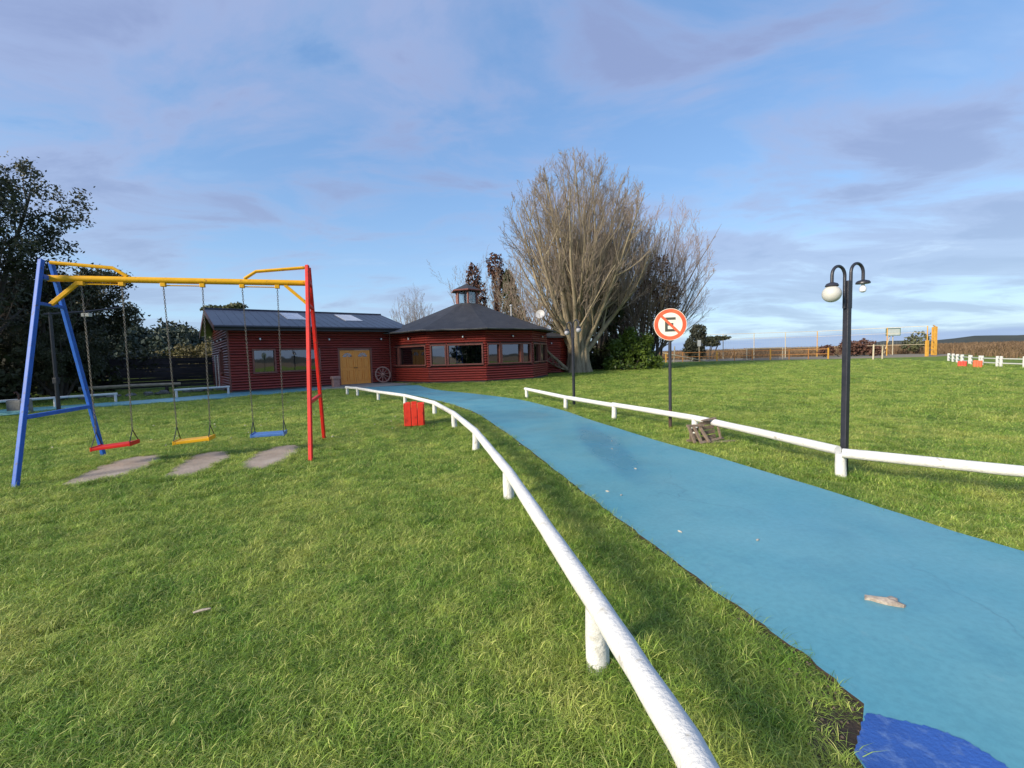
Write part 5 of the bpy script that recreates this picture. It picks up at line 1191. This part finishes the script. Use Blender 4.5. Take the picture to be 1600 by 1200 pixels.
# low dark hills on the right horizon
def ridge(pts, depth, name='hills'):
    vs = []; n = len(pts)
    for (x, y, h) in pts: vs.append((x, y, -0.5))
    for (x, y, h) in pts: d = Vector((x, y)).normalized(); vs.append((x + d.x * depth * 0.45, y + d.y * depth * 0.45, h))
    for (x, y, h) in pts: d = Vector((x, y)).normalized(); vs.append((x + d.x * depth, y + d.y * depth, -0.5))
    fs = []
    for i in range(n - 1): fs += [(i, i + 1, n + i + 1, n + i), (n + i, n + i + 1, 2 * n + i + 1, 2 * n + i)]
    return structure(MB().add(vs, fs).build(name, M_HILL))
pts = []
for k in range(60):
    a = R(88 - 74 * k / 59); d = 330; px = math.degrees(math.pi / 2 - a)
    h = 0.6 + 2.6 / (1 + math.exp(-(px - 36) / 1.5)) + 2.4 / (1 + math.exp(-(px - 45) / 2.2)) + 0.5 * math.sin(k * 1.3) * (px > 34) + rr_.uniform(-0.25, 0.25)
    pts.append((d * math.cos(a), d * math.sin(a), h if px > 33 else 0.2))
ridge(pts, 120)
pts = [(600 * math.cos(R(95 + 90 * k / 30)), 600 * math.sin(R(95 + 90 * k / 30)), 8 + 3 * math.sin(k)) for k in range(31)]
ridge(pts, 200)
pts = [(700 * math.cos(R(186 + 185 * k / 50)), 700 * math.sin(R(186 + 185 * k / 50)), 5 + 3 * math.sin(k * 0.9) + 2 * math.sin(k * 2.3)) for k in range(51)]
ridge(pts, 200)

# ------------------------------------------------------------------ small litter
def flake(name, loc, pts, h, material, label, cat, group=None, rz=0.0):
    m = MB(); n = len(pts); top = [(x, y, h + 0.25 * h * math.sin(5 * x / 0.05 + y * 60)) for (x, y) in pts]; bot = [(x, y, 0.0) for (x, y) in pts]
    c = (sum(p[0] for p in pts) / n, sum(p[1] for p in pts) / n)
    m.add(top + bot + [(c[0], c[1], h * 1.8)], [(i, (i + 1) % n, 2 * n) for i in range(n)] + [(n + i, n + (i + 1) % n, (i + 1) % n, i) for i in range(n)] + [tuple(range(2 * n - 1, n - 1, -1))])
    o = m.build(name, material, loc=loc, rot=(0, 0, rz)); tag(o, label, cat, group); return o
flake('bark_scrap', (2.10, 2.455, Z_PATH + 0.001), [(1.15 * x_, 1.7 * y_ + rng.uniform(-0.008, 0.008)) for (x_, y_) in [(-0.085, 0.030), (-0.065, 0.042), (-0.05, 0.030), (0.0, 0.028), (0.03, 0.018), (0.055, 0.030), (0.06, 0.008), (0.048, -0.004), (0.06, -0.018), (0.045, -0.024), (0.022, -0.016), (-0.01, -0.012), (-0.04, 0.004), (-0.06, 0.022)]], 0.016, M_LEAFDRY, 'pale torn bark scrap lying on the blue path', 'bark')
leafpts = [(-0.020, 0), (-0.008, 0.009), (0.008, 0.008), (0.021, 0.002), (0.008, -0.007), (-0.008, -0.008)]
for i, (x, y) in enumerate(((0.98, 4.66), (1.09, 4.52), (1.63, 7.35), (1.50, 6.75), (1.52, 5.55), (1.33, 3.55), (1.85, 3.35), (0.16, 7.6), (0.10, 7.25))):
    flake('fallen_leaf', (x, y, Z_PATH + 0.001), leafpts, 0.006, M_PETAL, 'small pale fallen leaf on the blue path', 'leaf', 'pale leaves scattered on the path', rng.uniform(0, 6))
sk = MB().tube([(-0.045, -0.012, 0.0), (0, 0.0, 0.008), (0.045, 0.008, 0.012)], [0.006, 0.008, 0.005], 6).build('wood_stick', M_LEAFDRY, loc=(-1.86, 2.55, 0.045)); tag(sk, 'short pale stick lying in the foreground grass', 'stick')
for i in range(46):
    x, y = rng.uniform(-9, -1.2), rng.uniform(8, 19)
    if x > -1.6 - (y - 9) * 0.55: continue
    flake('fallen_leaf', (x, y, 0.045), leafpts, 0.01, M_PETAL, 'small pale fallen leaf on the lawn between swings and clubhouse', 'leaf', 'pale leaves scattered on the lawn', rng.uniform(0, 6))

# ------------------------------------------------------------------ grass (instanced clumps)
protos = bpy.data.collections.new('grass_clumps')
def clump(seed, nb, rad, lmin, lmax, width, bend, material):
    g = np.random.default_rng(seed); V = []; F = []; tone = []
    for i in range(nb):
        r = rad * math.sqrt(g.uniform()); a = g.uniform(0, 2 * math.pi); b = np.array([r * math.cos(a), r * math.sin(a), -0.005])
        d = g.uniform(0, 2 * math.pi); out = np.array([math.cos(d), math.sin(d), 0]); side = np.array([-out[1], out[0], 0]); side = side * math.cos(1.0) + out * math.sin(1.0) * g.choice([-1, 1]) * 0.4
        L = g.uniform(lmin, lmax); bd = bend * g.uniform(0.3, 1.2); w = width * g.uniform(0.7, 1.25); o = len(V); t_ = g.uniform()
        for k, t in enumerate((0, 0.35, 0.7)):
            c = b + out * (L * bd * t * t) + np.array([0, 0, L * (t - 0.32 * bd * t * t)]); ww = w * (1 - 0.25 * t) / 2
            V += [c - side * ww, c + side * ww]; tone += [t_, t_]
        V.append(b + out * (L * bd) + np.array([0, 0, L * (1 - 0.42 * bd)])); tone.append(t_)
        F += [(o, o + 1, o + 3), (o, o + 3, o + 2), (o + 2, o + 3, o + 5), (o + 2, o + 5, o + 4), (o + 4, o + 5, o + 6)]
    me = fast_mesh('grass_clump', np.array(V), np.array(F)); at = me.attributes.new('tone', 'FLOAT', 'POINT'); at.data.foreach_set('value', np.array(tone, np.float32))
    me.materials.append(material); ob = bpy.data.objects.new('grass_clump', me); protos.objects.link(ob); return ob
for i in range(6): clump(100 + i, 72, 0.085, 0.020, 0.052, 0.0040, 1.55, M_GRASS)
for i in range(3): clump(120 + i, 46, 0.06, 0.04, 0.11, 0.0048, 1.35, M_TUFT)
heath = bpy.data.collections.new('heath_clumps')
_p = protos; protos = heath
for i in range(3): clump(140 + i, 46, 0.55, 0.35, 0.85, 0.06, 0.7, M_HEATH)
protos = _p
def scatter(name, P, scale, idx, coll, zrot, tilt, label):
    me = bpy.data.meshes.new(name); me.vertices.add(len(P)); me.vertices.foreach_set('co', np.asarray(P, np.float32).ravel())
    rot = np.zeros((len(P), 3), np.float32); rot[:, 2] = zrot; rot[:, 0] = tilt[:, 0]; rot[:, 1] = tilt[:, 1]
    me.attributes.new('rot', 'FLOAT_VECTOR', 'POINT').data.foreach_set('vector', rot.ravel())
    me.attributes.new('scl', 'FLOAT', 'POINT').data.foreach_set('value', np.asarray(scale, np.float32))
    me.attributes.new('pick', 'INT', 'POINT').data.foreach_set('value', np.asarray(idx, np.int32))
    ob = bpy.data.objects.new(name, me); COL.objects.link(ob)
    ng = bpy.data.node_groups.new(name, 'GeometryNodeTree'); ng.interface.new_socket('Geometry', in_out='INPUT', socket_type='NodeSocketGeometry'); ng.interface.new_socket('Geometry', in_out='OUTPUT', socket_type='NodeSocketGeometry')
    N = ng.nodes; gi = N.new('NodeGroupInput'); go = N.new('NodeGroupOutput'); ip = N.new('GeometryNodeInstanceOnPoints'); ci = N.new('GeometryNodeCollectionInfo')
    ci.inputs['Collection'].default_value = coll; ci.inputs['Separate Children'].default_value = True; ci.inputs['Reset Children'].default_value = True
    def attr(nm, ty):
        a = N.new('GeometryNodeInputNamedAttribute'); a.data_type = ty; a.inputs[0].default_value = nm; return a.outputs[0]
    e2r = N.new('FunctionNodeEulerToRotation'); L = ng.links
    L.new(attr('rot', 'FLOAT_VECTOR'), e2r.inputs[0]); L.new(gi.outputs[0], ip.inputs['Points']); L.new(ci.outputs[0], ip.inputs['Instance'])
    ip.inputs['Pick Instance'].default_value = True
    L.new(attr('pick', 'INT'), ip.inputs['Instance Index']); L.new(e2r.outputs[0], ip.inputs['Rotation']); L.new(attr('scl', 'FLOAT'), ip.inputs['Scale']); L.new(ip.outputs[0], go.inputs[0])
    md = ob.modifiers.new('scatter', 'NODES'); md.node_group = ng
    tag(ob, label, name.replace('_', ' '), None, 'stuff'); return ob
g = np.random.default_rng(77)
keep_out = [path_poly, side_poly, apron_poly, [(1.40, 1.78), (1.31, 1.82), (1.25, 1.76), (1.20, 1.66), (1.14, 1.56), (1.10, 1.30), (1.14, 1.0), (1.25, 1.0), (1.30, 1.6)]] + patches
hall_poly = [tuple(hv(k, HR + 0.05).xy) for k in range(NS)]
wing_poly = [tuple((WA - WN_ * 0.0 + WN_ * 0.05).xy), tuple((WA + WU * WL + WN_ * 0.05).xy), tuple((WA + WU * WL + WBK * WD).xy), tuple((WA + WBK * WD).xy)]
PTS, SCL, PICK = [], [], []
for (r0, r1, dn, s0, s1, amin, amax) in ((0.3, 3.2, 330, 0.8, 1.2, -30, 210), (3.2, 6, 190, 0.9, 1.35, 20, 160), (6, 12, 90, 1.1, 1.7, 32, 148), (12, 22, 34, 1.4, 2.3, 36, 144), (22, 36, 11, 1.9, 3.0, 38, 144), (36, 58, 4.5, 2.4, 3.6, 38, 110)):
    area = (r1 * r1 - r0 * r0) / 2 * R(amax - amin); n = int(area * dn)
    rr = np.sqrt(g.uniform(r0 * r0, r1 * r1, n)); aa = np.radians(g.uniform(amin, amax, n)); P = np.stack([rr * np.cos(aa), rr * np.sin(aa), np.full(n, -0.004)], 1)
    ok = np.ones(n, bool)
    for poly in keep_out + [hall_poly, wing_poly, AX]: ok &= ~inpoly(P, poly)
    ok &= ~((P[:, 1] > 49) & (P[:, 0] > 15) & (P[:, 1] + 0.32 * P[:, 0] > 64.5)); ok &= P[:, 0] + 0.0 < 30 + 0.4 * np.maximum(P[:, 1] - 24, 0) + 60 * (P[:, 1] < 23)
    P = P[ok]; PTS.append(P); SCL.append(g.uniform(s0, s1, len(P))); PICK.append(g.integers(0, 6, len(P)))
# longer tufts along the path edges, round posts and swing patches
edge = []
for p, q in zip(pl[:-1], pl[1:]):
    L_ = (q - p).length; d = (q - p).normalized(); nn = Vector((d.y, -d.x, 0))
    if nn.x > 0: nn = -nn
    for _ in range(max(1, int(L_ * (52 if p.y < 6 else 22)))):
        c = p.lerp(q, rng.random()) + nn * abs(rng.gauss(0.0, 0.10)) + nn * 0.005; edge.append((c.x, c.y))
for p, q in zip(pr[:-1], pr[1:]):
    L_ = (q - p).length
    for _ in range(max(1, int(L_ * 20))): c = p.lerp(q, rng.random()); edge.append((c.x + abs(rng.gauss(0.03, 0.10)), c.y + rng.uniform(0, 0.04)))
for poly in patches:
    for i in range(len(poly)):
        a, b = Vector((*poly[i], 0)), Vector((*poly[(i + 1) % len(poly)], 0))
        for _ in range(5): c = a.lerp(b, rng.random()); edge.append((c.x + rng.gauss(0, 0.05), c.y + rng.gauss(0.0, 0.05)))
for (x, y) in lp[3:] + rp + [(-6.32, 5.59), (-6.93, 7.47), (-3.08, 6.57), (-3.58, 8.53), (3.9, 5.22), (3.07, 8.68)]:
    for _ in range(14): a = rng.uniform(0, 6.28); edge.append((x + 0.10 * math.cos(a) * rng.uniform(0.8, 1.6), y + 0.10 * math.sin(a) * rng.uniform(0.8, 1.6)))
for _ in range(60): edge.append((3.05 + rng.uniform(-0.4, 0.6), 7.1 + rng.gauss(0, 0.22)))
# stray coarser tufts over the near lawn
for _ in range(1500):
    r_ = 1.2 + 12 * rng.random() ** 0.8; a_ = R(rng.uniform(38, 145)); edge.append((r_ * math.cos(a_), r_ * math.sin(a_)))
# a strip of rougher grass between rail and path
for _ in range(2600):
    y = 0.5 + 11 * rng.random() ** 1.6; xr = np.interp(y, [p[1] for p in lp[::-1]], [p[0] for p in lp[::-1]]); xl = np.interp(y, [p[1] for p in PL[::-1]], [p[0] for p in PL[::-1]]) if y > 1.75 else 1.2
    edge.append((xr + (xl - xr) * rng.uniform(0.02, 0.98), y))
E_ = np.array([(x, y, -0.004) for x, y in edge]); ok = np.ones(len(E_), bool)
big_path = path_poly
ok &= ~inpoly(E_, big_path); ok &= ~inpoly(E_, side_poly)
for pp in patches:
    cx_, cy_ = np.mean([p[0] for p in pp]), np.mean([p[1] for p in pp]); ok &= ~inpoly(E_, [(cx_ + (x - cx_) * 0.86, cy_ + (y - cy_) * 0.92) for (x, y) in pp])
E_ = E_[ok]
PTS.append(E_); SCL.append(g.uniform(0.45, 0.95, len(E_)) * np.where(g.uniform(size=len(E_)) > 0.95, 1.5, 1.0)); PICK.append(6 + g.integers(0, 3, len(E_)))
P = np.concatenate(PTS); nP = len(P)
scatter('grass', P, np.concatenate(SCL), np.concatenate(PICK), _p, g.uniform(0, 6.28, nP), g.normal(0, 0.10, (nP, 2)), 'short green lawn grass over the whole ground')
# brown heath beyond the lawn
n = 9000; x = g.uniform(-5, 260, n); y = 24 + g.uniform(0, 1, n) ** 1.4 * 230
ok = (y + 0.32 * x > 72) & ~((x < 58) & (y < 71)) | ((x > 32 + 0.75 * (y - 24)) & (x > 33))
ok &= ~((x < 22) & (y < 90)); P = np.stack([x[ok], y[ok], np.full(ok.sum(), -0.1)], 1)
scatter('heath', P, g.uniform(0.7, 1.6, len(P)) * (1 + P[:, 1] / 260), g.integers(0, 3, len(P)), heath, g.uniform(0, 6.28, len(P)), g.normal(0, 0.1, (len(P), 2)), 'brown tufted heath stretching to the low hills')
